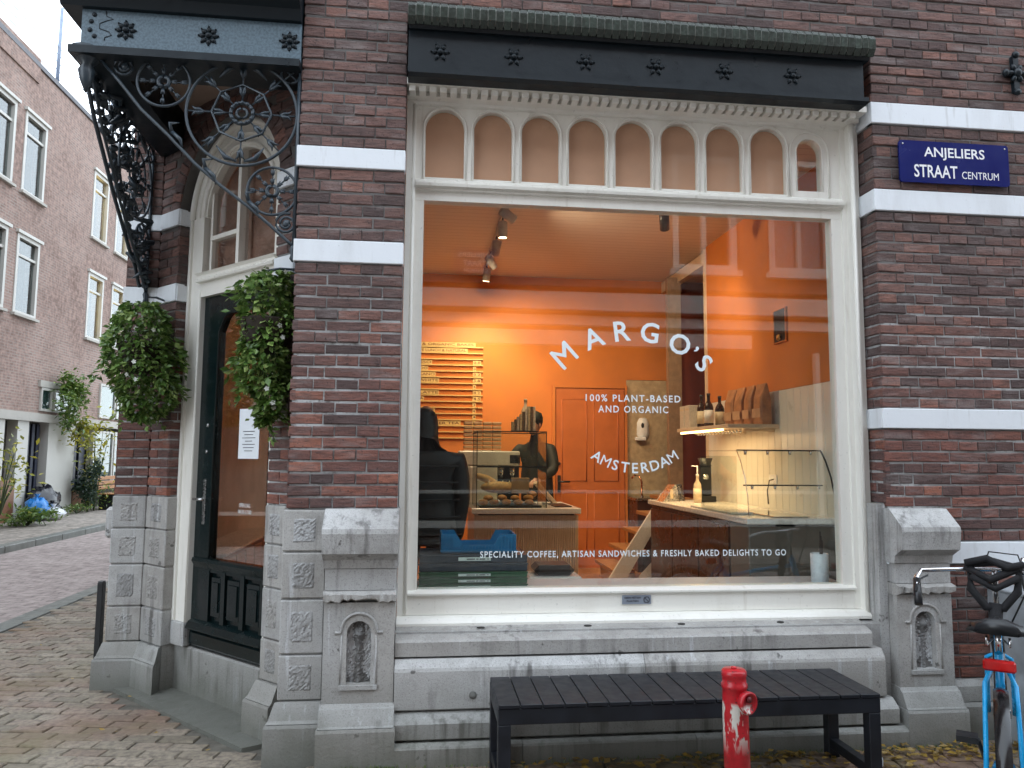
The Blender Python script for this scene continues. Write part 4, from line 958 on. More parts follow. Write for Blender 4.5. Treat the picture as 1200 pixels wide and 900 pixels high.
bx_ = thing('cake_box', 'small brown cardboard box beside the loaf in the pastry case', 'box', (1.0, 3.3, 1.23), -.1)
KRAFT = simple('kraft_card', (.40, .25, .13), .7, var=.12); MB().cbox(-.09, .09, -.06, .06, 0, .14, .003).build('box_body', KRAFT, bx_); MB().cbox(-.093, .093, -.063, .063, .14, .155, .003).build('box_lid', KRAFT, bx_)
# cup towers on a box (stacked take-away boxes) left behind the case
for k in range(4):
    st_ = thing('takeaway_lid_stack', ('leftmost', 'second from left', 'third from left', 'rightmost')[k]+' of the four stacks of brown lids behind the pastry case', 'lid stack', (.49+k*.105, 3.85, 1.101), 0, 'stacks of brown take-away lids')
    for j in range(9): MB().cbox(-.048, .048, -.05, .05, .50+j*.043, .50+j*.043+.034, .006).build('lid', KRAFT, st_)
    MB().box(-.047, .047, -.048, .048, 0, .50).build('box_body', TILEW, st_)
# coffee machine
cm = thing('coffee_machine', 'white espresso machine with steel group heads behind the pastry case', 'coffee machine', (.66, 3.82, 1.101))
MB().cbox(-.28, .14, -.18, .12, 0, .40, .012).build('body', simple('machine_white', (.62, .58, .5), .3, var=.05), cm); MB().cbox(-.28, .38, -.18, .12, .40, .56, .012).build('upper_body', MATS['machine_white'], cm)
MB().box(.27, .381, -.186, -.181, .43, .52).build('display', BLACKPL, cm); MB().box(.14, .38, -.10, .12, .02, .40).build('back_panel', BLACKPL, cm); MB().cbox(.1, .38, -.19, .1, 0, .04, .006).build('drip_tray', STEEL, cm)
for x in (.18, .30):
    MB().lathe([(.03, .30), (.035, .34), (.03, .40)], T((x, -.12, 0)), 14).build('group_head', CHROME, cm); MB().tube([(x, -.13, .30), (x, -.27, .27)], .012, 8).build('portafilter', BLACKPL, cm)
# bottle of syrups and pump dispenser on top of the case
def bottle(name, label, loc, r, h, mat, group=None, cap=None, lab=None, neck=.35):
    b = thing(name, label, 'bottle', loc, 0, group)
    MB().lathe([(r*.9, 0), (r, .01), (r, h*.58), (r*.85, h*.66), (r*neck, h*.78), (r*neck, h*.93), (r*neck*1.1, h*.935), (r*neck*1.1, h*.95)], None, 18).build('glass_body', mat, b)
    MB().lathe([(r*neck*1.15, h*.93), (r*neck*1.15, h)], None, 14).build('cap', cap or BLACKPL, b)
    if lab: MB().lathe([(r+.0012, h*.12), (r+.0012, h*.5)], None, 18).build('bottle_label', lab, b)
    return b
PAPER = simple('cream_label', (.66, .55, .36), .6, var=.15, scale=30); BROWNG = simple('dark_brown_glass', (.03, .012, .006), .08); CLEARP = simple('clear_plastic', (.55, .45, .32), .15)
jar = thing('cutlery_holder', 'clear holder full of bright packets standing on the pastry case', 'holder', (1.05, 3.25, 1.857))
MB().cbox(-.16, .1, -.05, .05, 0, .012, .003).build('holder_base', BLACKPL, jar)
for i in range(9):
    x = -.15+i*.028; h = .10+.16*min(1, i/6); MB().box(x, x+.022, -.03+.006*(i % 3), .03, .012, h).build('packet', simple('packet_%d' % (i % 3), ((.45, .36, .22), (.12, .08, .05), (.5, .42, .33))[i % 3], .4, var=.5, scale=50) if 'packet_%d' % (i % 3) not in MATS else MATS['packet_%d' % (i % 3)], jar)
bottle('glass_bottle', 'slim clear bottle with a round stopper above the packets on the pastry case', (1.05, 3.30, 1.87), .045, .33, CLEARP, cap=CLEARP)
cb = thing('clipboard', 'pale wooden board leaning on the counter edge before the person', 'board', (1.33, 3.72, 1.21)); MB().cbox(-.02, .02, -.1, .1, -.16, .16, .004, RY(-.75)).build('board', PLY, cb)

# right counter along the wall
rc = thing('sandwich_counter', 'dark brown counter along the tiled wall with a steel edged top', 'counter')
MB().box(2.42, 3.085, 1.30, 3.40, FZ, 1.10).build('carcass', simple('dark_brown_laminate', (.06, .022, .014), .3, var=.2, scale=3), rc)
MB().cbox(2.38, 3.085, .92, 3.42, 1.115, 1.16, .006).build('worktop', WHITEC, rc)
MB().box(2.40, 3.084, 1.3, 3.40, 1.10, 1.115).build('shadow_gap', BLACKPL, rc)
for ya, yb_ in ((1.32, 1.98), (2.0, 2.68), (2.7, 3.38)): MB().cbox(2.40, 2.418, ya, yb_, .3, 1.07, .004).build('door_panel', MATS['dark_brown_laminate'], rc)
MB().cbox(2.40, 3.085, .94, 1.29, FZ, 1.10, .008).build('steel_cabinet', simple('dull_cabinet', (.13, .115, .10), .45, var=.12, scale=2), rc)
MB().cbox(2.41, 2.60, 1.3, 2.2, 1.162, 1.178, .003).build('cutting_board', WHITEC, rc)
for k in range(5): MB().cbox(2.62, 2.9, .98+k*.16, 1.12+k*.16, 1.162, 1.17, .003).build('ingredient_lid', CHROME, rc)
# curved glass display
gd = thing('curved_glass_guard', 'curved glass food guard with black rails over the sandwich counter', 'glass guard')
def curve_pts(y): return [(2.36+.62*(1-0), y, 0)]
yA, yB = .96, 2.2
# guard profile in (y,z): front bulges towards the street
pr2 = [(.93, 1.165), (.945, 1.32), (.99, 1.46), (1.06, 1.58), (1.13, 1.66)]
g_ = MB()
for i in range(len(pr2)-1):
    (ya, za), (yb_, zb) = pr2[i], pr2[i+1]; g_.add([(2.40, ya, za), (3.085, ya, za), (3.085, yb_, zb), (2.40, yb_, zb)], [(0, 1, 2, 3)], True)
g_.build('curved_glass', m_glass('guard_glass', (.93, .97, .95), 1.6), gd)
MB().tube([(3.085, y, z) for y, z in pr2], .007, 6).build('end_rail', BLACKPL, gd)
MB().tube([(2.40, y, z) for y, z in pr2], .003, 6).build('end_rail', CHROME, gd)
MB().tube([(2.40, 1.13, 1.665), (3.085, 1.13, 1.665)], .006, 6).build('top_rail', BLACKPL, gd); MB().tube([(2.40, 1.02, 1.40), (3.03, 1.02, 1.40)], .006, 6).build('lower_rail', BLACKPL, gd)
for x in (2.47, 2.65, 2.83, 3.0):
    MB().lathe([(.012, 0), (.012, .03)], T((x, 1.13, 1.63)), 10).build('glass_clamp', CHROME, gd); MB().lathe([(.011, 0), (.011, .026)], T((x, 1.02, 1.37)), 10).build('glass_clamp', CHROME, gd)
MB().box(2.40, 2.403, 1.14, 1.9, 1.165, 1.62).build('side_glass', GLASS2, gd)
MB().box(2.40, 3.085, 1.13, 1.9, 1.66, 1.665).build('top_glass', GLASS2, gd)
# shelf with goods
sh = thing('wall_shelf', 'floating shelf with a warm light strip under it on the right wall', 'shelf')
MB().cbox(2.62, 3.085, 1.82, 3.15, 1.865, 1.90, .003).build('board', PLY, sh)
for y in (1.9, 2.5, 3.08): MB().cbox(2.80, 3.085, y, y+.02, 1.84, 1.864, .002).build('shelf_bracket', PLY, sh)
strip = MB().box(2.64, 2.655, 2.0, 3.1, 1.845, 1.862).build('light_strip', m_emit('strip_glow', (1, .62, .25), 3), sh)
for k in range(14): MB().lathe([(.008, 0), (.014, -.012), (.014, -.03), (.0001, -.035)], T((2.80, 1.98+k*.08, 1.863)), 8).build('hanging_glass', CHROME, sh)
ld = bpy.data.lights.new('strip_light', 'AREA'); ld.energy = 9; ld.color = (1, .62, .3); ld.shape = 'RECTANGLE'; ld.size = .02; ld.size_y = 1.1
lo = bpy.data.objects.new('strip_light', ld); COL.objects.link(lo); lo.parent = sh; ld.energy = 4; lo.location = (2.66, 2.55, 1.84)
for k, (y, lb) in enumerate(((3.08, 'white printed carton at the far end of the wall shelf'), (2.93, 'second white carton beside the syrup bottles on the shelf'))):
    b = thing('carton', lb, 'carton', (2.72, y, 1.901), 0, 'white cartons on the wall shelf'); MB().cbox(-.07, .07, -.065, .065, 0, .23, .004).build('box_body', simple('carton_white', (.6, .55, .46), .5, var=.2, scale=60) if 'carton_white' not in MATS else MATS['carton_white'], b); MB().box(-.071, -.0705, -.06, .06, .18, .2).build('flap', PAPER, b)
for k, (y, x, lb, h) in enumerate(((2.74, 2.72, 'dark syrup bottle with yellow label, left one on the shelf', .33), (2.55, 2.72, 'dark syrup bottle with white label beside the coffee bags', .33), (2.62, 2.86, 'dark syrup bottle standing behind the two labelled ones', .31))):
    bottle('syrup_bottle', lb, (x+.04, y+.07, 1.901), .045, h, BROWNG, 'syrup bottles on the wall shelf', BLACKPL, PAPER if k != 1 else simple('white_label', (.7, .68, .62), .6))
BAG = simple('brown_coffee_bag', (.42, .19, .08), .55, var=.35, scale=12, bump=.4)
for k in range(4):
    y = 2.56-k*.215
    b = thing('coffee_bag', ('leftmost', 'second', 'third', 'rightmost')[k]+' brown paper coffee bag in the row on the wall shelf', 'coffee bag', (2.98, y, 1.901), random.uniform(-.15, .15), 'brown coffee bags on the wall shelf')
    m = MB(); vs = []
    lv = [(.055, .075, 0), (.06, .08, .05), (.06, .08, .15), (.055, .075, .24), (.03, .078, .30), (.008, .08, .36)]
    for (a, b_, z) in lv:
        for i in range(12):
            q = 2*pi*i/12; ex = lambda v_: math.copysign(abs(v_)**.5, v_)
            vs.append((a*ex(cos(q))+random.uniform(-.004, .004), b_*ex(sin(q))+random.uniform(-.004, .004), z+random.uniform(-.004, .004)))
    fs = [(r*12+i, r*12+(i+1) % 12, (r+1)*12+(i+1) % 12, (r+1)*12+i) for r in range(5) for i in range(12)]+[tuple(range(11, -1, -1)), tuple(range(60, 72))]
    m.add(vs, fs); m.build('bag', BAG, b); MB().box(-.0635, -.0615, -.07, .07, .06, .14).build('bag_label', simple('bag_label_tan', (.5, .3, .17), .6) if 'bag_label_tan' not in MATS else MATS['bag_label_tan'], b)
# coffee grinder, pump bottles, sink things
gr = thing('coffee_grinder', 'black coffee grinder with a round dial behind the pump bottle', 'grinder', (2.86, 3.0, 1.161))
MB().cbox(-.08, .08, -.09, .09, 0, .06, .008).build('base', BLACKPL, gr); MB().cbox(-.06, .06, -.02, .08, .06, .36, .01).build('body', BLACKPL, gr); MB().lathe([(.07, .36), (.055, .38), (.075, .44)], T((0, 0, 0)), 16).build('hopper', BLACKPL, gr)
MB().lathe([(.03, 0), (.03, .02)], T((-.01, -.02, .25)) @ RX(pi/2), 16).build('dial', CHROME, gr)
pb = bottle('pump_bottle', 'clear pump bottle with white pump before the black grinder', (2.72, 2.85, 1.161), .04, .28, CLEARP, None, WHITEC, PAPER)
MB().tube([(0, 0, .27), (0, 0, .36), (-.06, 0, .36)], .008, 8).build('pump', WHITE_E, pb)
for k, (x, y, a) in enumerate(((2.5, 3.1, .3), (2.62, 3.25, -.5))):
    m = thing('menu_stand', ('left', 'right')[k]+' slanted card stand on the counter before the grinder', 'card stand', (x, y, 1.161), a, 'slanted stands on the counter'); MB().prism([(-.1, 0), (.1, 0), (.06, .17), (.04, .17)], -.06, .06).build('stand', STEEL, m); MB().box(-.02, .02, -.065, -.0605, .03, .12).build('card', PAPER, m)
fc = thing('tap', 'curved copper tap at the sink before the cream panel', 'tap', (2.75, 4.9, 1.1)); MB().tube([(0, 0, 0), (0, 0, .2), (-.03, 0, .27), (-.09, 0, .28), (-.13, 0, .24)], .012, 8).build('spout', simple('copper', (.6, .25, .12), .25, 1.), fc); MB().lathe([(.025, 0), (.02, .03)], None, 12).build('base', CHROME, fc)
sk = thing('sink_unit', 'low dark sink unit under the soap dispenser', 'sink', (2.85, 4.95, FZ)); MB().box(-.2, .35, -.2, .24, 0, .87).build('cabinet', MATS['dark_brown_laminate'], sk); MB().cbox(-.22, .37, -.22, .245, .87, .90, .004).build('basin_top', STEEL, sk)
sp = thing('soap_dispenser', 'white wall soap dispenser with a dark drop shaped window', 'soap dispenser', (2.86, YB-.001, 1.85)); MB().lathe([(.06, 0), (.085, .05), (.08, .2), (.055, .26), (.03, .27)], Matrix.Diagonal((1, .7, 1, 1)), 18).build('case', WHITE_E, sp); MB().ell((-.02, -.058, .17), (.02, .006, .035)).build('drop_window', BLACKPL, sp); MB().cbox(-.12, .02, -.1, -.02, -.03, .02, .01).build('lever', WHITE_E, sp)
# power cable and socket on the tiled wall
so_ = thing('wall_socket', 'black plug and cable in a socket on the tiled wall', 'socket', (RW-.014, 1.95, 1.42)); MB().cbox(-.01, 0, -.07, .07, -.04, .04, .003).build('plate', WHITE_E, so_); MB().tube([(-.01, -.02, 0), (-.05, -.02, -.01), (-.06, .0, -.1), (-.04, .03, -.22)], .006, 6).build('cable', BLACKPL, so_)
# stairs
sr = thing('staircase', 'small white sided stair with wooden treads behind the dark counter', 'stairs', (0, 0, 0))
MB().prism([(1.93, FZ), (2.13, FZ), (2.60, .98), (2.60, 1.22)], 3.60, 3.64).build('stringer', WHITEC, sr)
MB().prism([(2.2, FZ), (2.6, FZ), (2.6, .62)], 3.59, 3.598).build('side_panel', WHITEC, sr)
for k in range(5): MB().cbox(2.05+k*.17, 2.30+k*.17, 3.64, 4.5, .36+k*.19, .40+k*.19, .004).build('tread', WOOD2, sr)
MB().box(2.12, 2.3, 3.66, 4.5, FZ, .35).build('riser', WHITEC, sr)

# things on the window board
def folded_crate(label, z, h, mat, grp, x0=-.01, x1=.645, lbl=True):
    c = thing('crate', label, 'crate', (x0, .16, z), 0, grp); w = x1-x0
    MB().cbox(0, w, 0, .38, 0, h-.003, .004).build('crate_body', mat, c)
    MB().cbox(-.004, w+.004, -.005, .012, h-.011, h-.004, .002).build('rim', mat, c)
    if lbl:
        p = MB().box(.235, .43, -.009, -.0052, h*.28, h*.68).build('label_strip', simple('strip_white', (.6, .68, .66), .5) if 'strip_white' not in MATS else MATS['strip_white'], c)
        m = MB(); [m.box(xx, xx+ww, -.0102, -.0093, h*.42, h*.54) for xx, ww in ((.285, .05), (.342, .014), (.362, .034), (.41, .007))]; m.build('strip_print', MATS['dark_print'], c, kind='stuff')
GREENC = simple('dark_green_plastic', (.008, .075, .032), .4, var=.15); NAVY = simple('navy_plastic', (.012, .025, .045), .4, var=.2); BLUEC = simple('blue_plastic', (.02, .17, .36), .4, var=.15)
for i, lb in enumerate(('lowest flat green crate on the window board', 'middle one of the three flat green crates', 'top flat green crate right under the navy crates')): folded_crate(lb, .802+i*.036, .036, GREENC, 'flat green crates on the window board')
folded_crate('lower navy crate stacked on the green crates', .911, .05, NAVY, 'navy crates on the green ones', lbl=False); folded_crate('upper navy crate with pale strip under the blue tray', .961, .05, NAVY, 'navy crates on the green ones')
bc = thing('crate', 'open bright blue crate with cut-away side on top of the stack', 'crate', (.12, .2, 1.012)); w = .46
MB().cbox(0, w, 0, .30, 0, .012, .003).build('crate_base', BLUEC, bc)
for y in (0, .29):
    MB().prism([(0, .013), (w, .013), (w, .115), (w-.10, .115), (w-.135, .05), (.13, .05), (.09, .115), (0, .115)], y, y+.01).build('crate_side', BLUEC, bc)
for x in (0, w-.01): MB().box(x, x+.01, .011, .289, .013, .115).build('crate_end', BLUEC, bc)
rbm = MB(); [rbm.box(x, x+.006, -.008, -.001, .02, .10 if (x < .08 or x > w-.1) else .045) for x in [.01+.02*i for i in range(23)]]; rbm.box(-.004, w+.004, -.01, -.001, .013, .022); rbm.build('crate_ribs', BLUEC, bc)
cp = thing('candle_jar', 'white cylindrical pot with dark sticks in the window corner', 'pot', (2.57, .25, .801)); MB().lathe([(.05, 0), (.054, .01), (.056, .19), (.05, .19), (.048, .02)], None, 24).build('jar', simple('white_ceramic', (.62, .66, .72), .3, var=.04), cp)
for i in range(3): MB().tube([(.0+.01*i, 0, .02), (.01+.012*i, .01*i, .33-.03*i)], .004, 5).build('stick', BLACKPL, cp)
stl = thing('padded_stool', 'low stool with white rim and black seat pad behind the window board', 'stool', (.94, 1.0, FZ)); MB().cbox(-.19, .19, -.16, .16, .53, .565, .012).build('seat', WHITEC, stl); MB().cbox(-.14, .14, -.13, .13, .566, .64, .03).build('cushion', BLACKPL, stl)
for a, b in ((-.15, -.12), (.15, -.12), (-.15, .12), (.15, .12)): MB().tube([(a, b, 0), (a*.9, b*.9, .53)], .012, 8).build('leg', WHITEC, stl)
# cabinet inside the door
cab = thing('entrance_cabinet', 'low wooden bench cabinet with white top just inside the glass door', 'cabinet'); MB().cbox(-1.72, -1.43, 1.32, 3.3, FZ, .86, .006).build('carcass', WOOD2, cab); MB().cbox(-1.74, -1.40, 1.30, 3.32, .861, .885, .006).build('top', WHITEC, cab)
for k in range(6): MB().cbox(-1.428, -1.41, 1.36+k*.32, 1.64+k*.32, .26, .83, .004).build('panel', WOOD2, cab)
MB().box(-.90, -.82, .62, .70, FZ, CZ).build('white_inner_post', CREAM, bld)

# ------------------------------------------------------------------ people (skin + subdivision)
def skin(name, verts, edges, radii, mat, parent, root=0, sub=1):
    me = bpy.data.meshes.new(name); me.from_pydata([Vector(v) for v in verts], edges, []); me.materials.append(mat)
    o = bpy.data.objects.new(name, me); COL.objects.link(o)
    sk_ = o.modifiers.new('s', 'SKIN'); sk_.use_smooth_shade = True; sk_.branch_smoothing = .4
    for i, r in enumerate(radii):
        r = r if isinstance(r, tuple) else (r, r); me.skin_vertices[0].data[i].radius = r
    me.skin_vertices[0].data[root].use_root = True
    ss = o.modifiers.new('u', 'SUBSURF'); ss.levels = sub; ss.render_levels = sub
    dg = bpy.context.evaluated_depsgraph_get(); m2 = bpy.data.meshes.new_from_object(o.evaluated_get(dg)); bpy.data.objects.remove(o)
    m2.name = name; return link(name, m2, parent)
SKIN = simple('skin', (.42, .22, .14), .5, var=.08); COAT = simple('black_quilted_coat', (.006, .007, .009), .6, var=.5, scale=9, bump=.4); GREENJ = simple('dark_green_jacket', (.006, .009, .005), .7, var=.3, scale=6, bump=.2); TROU = simple('black_trousers', (.008, .008, .011), .8)
def hand(parent, p, fwd, up, s=1.):
    """palm with four unequal curled fingers and a thumb"""
    f = Vector(fwd).normalized(); u = Vector(up); u = (u-u.dot(f)*f).normalized(); sd_ = f.cross(u); p = Vector(p)
    v = [p, p+f*.045*s]; e = [(0, 1)]; r = [(.022*s, .03*s), (.02*s, .034*s)]
    for i, (off, L_) in enumerate(((-.027, .068), (-.009, .078), (.009, .073), (.027, .056))):
        a = p+f*.075*s+sd_*off*s; b = a+f*L_*.5*s-u*.012*s; c = b+f*L_*.3*s-u*.03*s; n0 = len(v); v += [a, b, c]; e += [(1, n0), (n0, n0+1), (n0+1, n0+2)]; r += [.010*s, .009*s, .007*s]
    a = p+f*.02*s-sd_*.038*s-u*.01*s; b = a+f*.035*s-sd_*.018*s-u*.015*s; n0 = len(v); v += [a, b, b+f*.025*s]; e += [(0, n0), (n0, n0+1), (n0+1, n0+2)]; r += [.012*s, .010*s, .008*s]
    skin('hand', v, e, r, SKIN, parent)
def person(label, loc, rz, H, coat, arms, lean=0, hat=None, hood=False, stout=1.):
    p = thing('person', label, 'person', loc, rz); s = H/1.75; L_ = lambda x, y, z: (x*s, (y-lean*max(0, z-.95))*s, z*s)
    # body: legs (trousers)
    v = [L_(0, 0, .93), L_(.09, 0, .88), L_(.10, -.01, .50), L_(.10, .02, .09), L_(.10, -.10, .04), L_(-.09, 0, .88), L_(-.10, -.01, .50), L_(-.10, .02, .09), L_(-.10, -.10, .04), L_(0, 0, 1.1), L_(0, 0, 1.38), L_(0, 0, 1.5), L_(0, -.01, 1.56)]
    skin('body', v, [(0, 1), (1, 2), (2, 3), (3, 4), (0, 5), (5, 6), (6, 7), (7, 8), (0, 9), (9, 10), (10, 11), (11, 12)],
         [(.14*s, .1*s), .085*s, .06*s, .045*s, .035*s, .085*s, .06*s, .045*s, .035*s, (.13*s, .1*s), (.13*s, .09*s), .05*s, .05*s], TROU, p)
    # jacket
    v = [L_(0, 0, .98), L_(0, 0, .80), L_(0, 0, 1.18), L_(0, .0, 1.36), L_(0, .0, 1.46)]; e = [(0, 1), (0, 2), (2, 3), (3, 4)]; r = [(.19*s*stout, .14*s), (.20*s*stout, .15*s), (.175*s*stout, .13*s), (.17*s*stout, .12*s), ((.11 if hood else .075)*s, (.09 if hood else .07)*s)]
    if hood: v += [L_(0, .03, 1.55), L_(0, .03, 1.66), L_(0, .02, 1.745)]; e += [(4, 5), (5, 6), (6, 7)]; r += [(.105*s, .105*s), (.108*s, .11*s), (.065*s, .07*s)]
    for sd_, (el, wr) in zip((1, -1), arms):
        n0 = len(v); v += [L_(.185*sd_*stout, 0, 1.39), L_(*el), L_(*wr)]; e += [(3, n0), (n0, n0+1), (n0+1, n0+2)]; r += [.075*s, .062*s, .045*s]
    skin('jacket', v, e, r, coat, p, 0, 2)
    hx = L_(0, -.02, 1.64)
    m = MB(); n_, m_ = 24, 18; vs = []
    for i in range(m_+1):
        th = pi*i/m_
        for k in range(n_):
            ph = 2*pi*k/n_; x, y, z = sin(th)*cos(ph), sin(th)*sin(ph), cos(th)
            X, Y, Z = x*.078, y*.098, z*.118
            if z < 0: X *= 1+.28*z; Y *= 1+.10*z
            if y < -.3:
                Y += -.020*math.exp(-((x/.16)**2+((z+.12)/.16)**2)) + .010*math.exp(-(((abs(x)-.38)/.16)**2+((z-.10)/.10)**2)) - .006*math.exp(-((x/.35)**2+((z+.48)/.07)**2)) - .007*math.exp(-((x/.3)**2+((z+.8)/.12)**2))
            vs.append((hx[0]+X*s, hx[1]+Y*s, hx[2]+Z*s))
    m.add(vs, [(i*n_+k, i*n_+(k+1) % n_, (i+1)*n_+(k+1) % n_, (i+1)*n_+k) for i in range(m_) for k in range(n_)], True)
    for sx in (-1, 1): m.ell((hx[0]+sx*.079*s, hx[1]+.005, hx[2]-.005), (.012*s, .022*s, .032*s), None, 10, 6)
    m.build('head', SKIN, p)
    for sx in (-1, 1): MB().ell((hx[0]+sx*.03*s, hx[1]-.088*s, hx[2]+.012*s), (.012*s, .008*s, .007*s), None, 10, 6).build('eye', WHITE_E, p)
    if hood:
        q = MB()
        for zz in (.86, .98, 1.10, 1.22, 1.33): q.tube([L_(.205*cos(a)*stout, .148*sin(a), zz) for a in [2*pi*i/20 for i in range(20)]], .007, 5, closed=True)
        q.build('quilt_seam', coat, p)
    else:
        m = MB(); m.ell((hx[0], hx[1]+.015*s, hx[2]+.03*s), (.088*s, .105*s, .1*s), None, 20, 12); m.build('hair', simple('dark_hair', (.015, .01, .008), .6) if 'dark_hair' not in MATS else MATS['dark_hair'], p)
    if hat:
        m = MB(); T0 = T((hx[0], hx[1], hx[2]+.055*s)) @ RX(radians(-6)); m.lathe([(.105*s, -.03*s), (.103*s, .03*s), (.085*s, .075*s), (.04*s, .095*s), (.0001, .098*s)], T0, 24)
        m.ell((0, -.12*s, -.025*s), (.08*s, .085*s, .010*s), T0, 16, 6); m.build('cap', coat, p)
    for (el, wr) in arms:
        pass
    for sd_, (el, wr) in zip((1, -1), arms):
        a, b = Vector(L_(*el)), Vector(L_(*wr)); hand(p, b, b-a, (0, -.4, 1), s)
    return p
person('person in a black quilted hooded jacket standing with back turned behind the crates', (.015, .95, FZ), radians(172), 1.75, COAT, [((.27, .02, 1.12), (.24, -.10, .88)), ((-.27, .0, 1.10), (-.23, -.02, .80))], 0, None, True, 1.32)
person('person in a dark cap and dark green jacket working behind the pastry counter', (1.36, 4.5, FZ), radians(-40), 1.90, GREENJ, [((.27, -.08, 1.15), (.20, -.30, 1.06)), ((-.29, -.16, 1.16), (-.42, -.40, 1.20))], .10, True, False, 1.08)

# ================================================================== STREET FURNITURE
# bench
bn = thing('bench', 'black slatted bench without backrest standing against the stone sill', 'bench', (0, 0, 0))
BMAT = simple('black_bench_coating', (.010, .012, .017), .42, var=.5, scale=9, spec=.4, bump=.1)
BX0, BX1, BY0, BY1, BZ = .37, 2.265, -.865, -.405, .45
NB = 18; w = (BX1-BX0)/NB
for k in range(NB): MB().cbox(BX0+k*w+.0025, BX0+(k+1)*w-.0025, BY0, BY1, BZ-.018, BZ+random.uniform(-.0008, .0008), .002).build('slat', BMAT, bn)
MB().cbox(BX0, BX1, BY0+.004, BY0+.034, BZ-.092, BZ-.019, .003).build('front_rail', BMAT, bn); MB().cbox(BX0, BX1, BY1-.034, BY1-.004, BZ-.092, BZ-.019, .003).build('back_rail', BMAT, bn)
for x in (BX0, BX1-.03): MB().cbox(x, x+.03, BY0+.035, BY1-.035, BZ-.092, BZ-.019, .003).build('end_rail', BMAT, bn)
for x in (BX0, BX1-.062):
    for y in (BY0+.005, BY1-.065): MB().cbox(x+.001, x+.061, y, y+.06, 0, BZ-.093, .003).build('leg', BMAT, bn)
    MB().cbox(x+.006, x+.056, BY0+.066, BY1-.066, .05, .10, .003).build('stretcher', BMAT, bn)
# red standpipe
t = NT('worn_red_paint'); z_ = t.n('ShaderNodeSeparateXYZ'); gp = t.n('ShaderNodeNewGeometry'); t.l(gp.outputs['Position'], z_.inputs[0])
zone = t.math('MULTIPLY', t.rng(z_.outputs[2], .33, .42), t.rng(z_.outputs[2], .535, .55, 1, 0))
chip = t.noise(13, 4, vec=t.pos((1, 1, .35)), lo=.56, hi=.585)
c = t.mix(t.noise(20, 5, lo=.35, hi=.7), (.36, .010, .016), (.55, .02, .03)); c = t.mix(t.noise(55, 4, lo=.62, hi=.66), c, (.05, .03, .03))
c = t.mix(t.math('MULTIPLY', zone, chip), c, (.62, .58, .52)); t.set(c, .28); t.bump(t.noise(25, 4), .3, .004); RED = t.m
sp2 = thing('standpipe', 'short red standpipe with a round side outlet and chipped paint', 'standpipe', (1.385, -1.2, 0), 0); sp2.rotation_euler = (0, -.018, 0)
MB().lathe([(.056, -.03), (.055, .48), (.053, .55), (.052, .60), (.056, .605), (.056, .62), (.051, .625), (.051, .648), (.054, .655), (.054, .672), (.048, .680), (.0001, .683)], None, 32).build('pipe', RED, sp2)
oM = T((.022, -.045, .555)) @ RZ(radians(22)) @ RX(pi/2)
MB().lathe([(.034, -.04), (.036, .0), (.044, .006), (.048, .02), (.048, .032), (.040, .036), (.036, .030), (.0001, .016)], oM, 26).build('outlet', RED, sp2)
MB().lathe([(.004, .024), (.013, .026), (.013, .034), (.0001, .036)], oM @ T((.0, .015, 0)), 12).build('outlet_nut', simple('dark_red_metal', (.12, .01, .012), .5), sp2)
MB().lathe([(.013, 0), (.012, .008), (.0001, .009)], T((.0, -.0, .683)), 12).build('cap_bolt', RED, sp2)

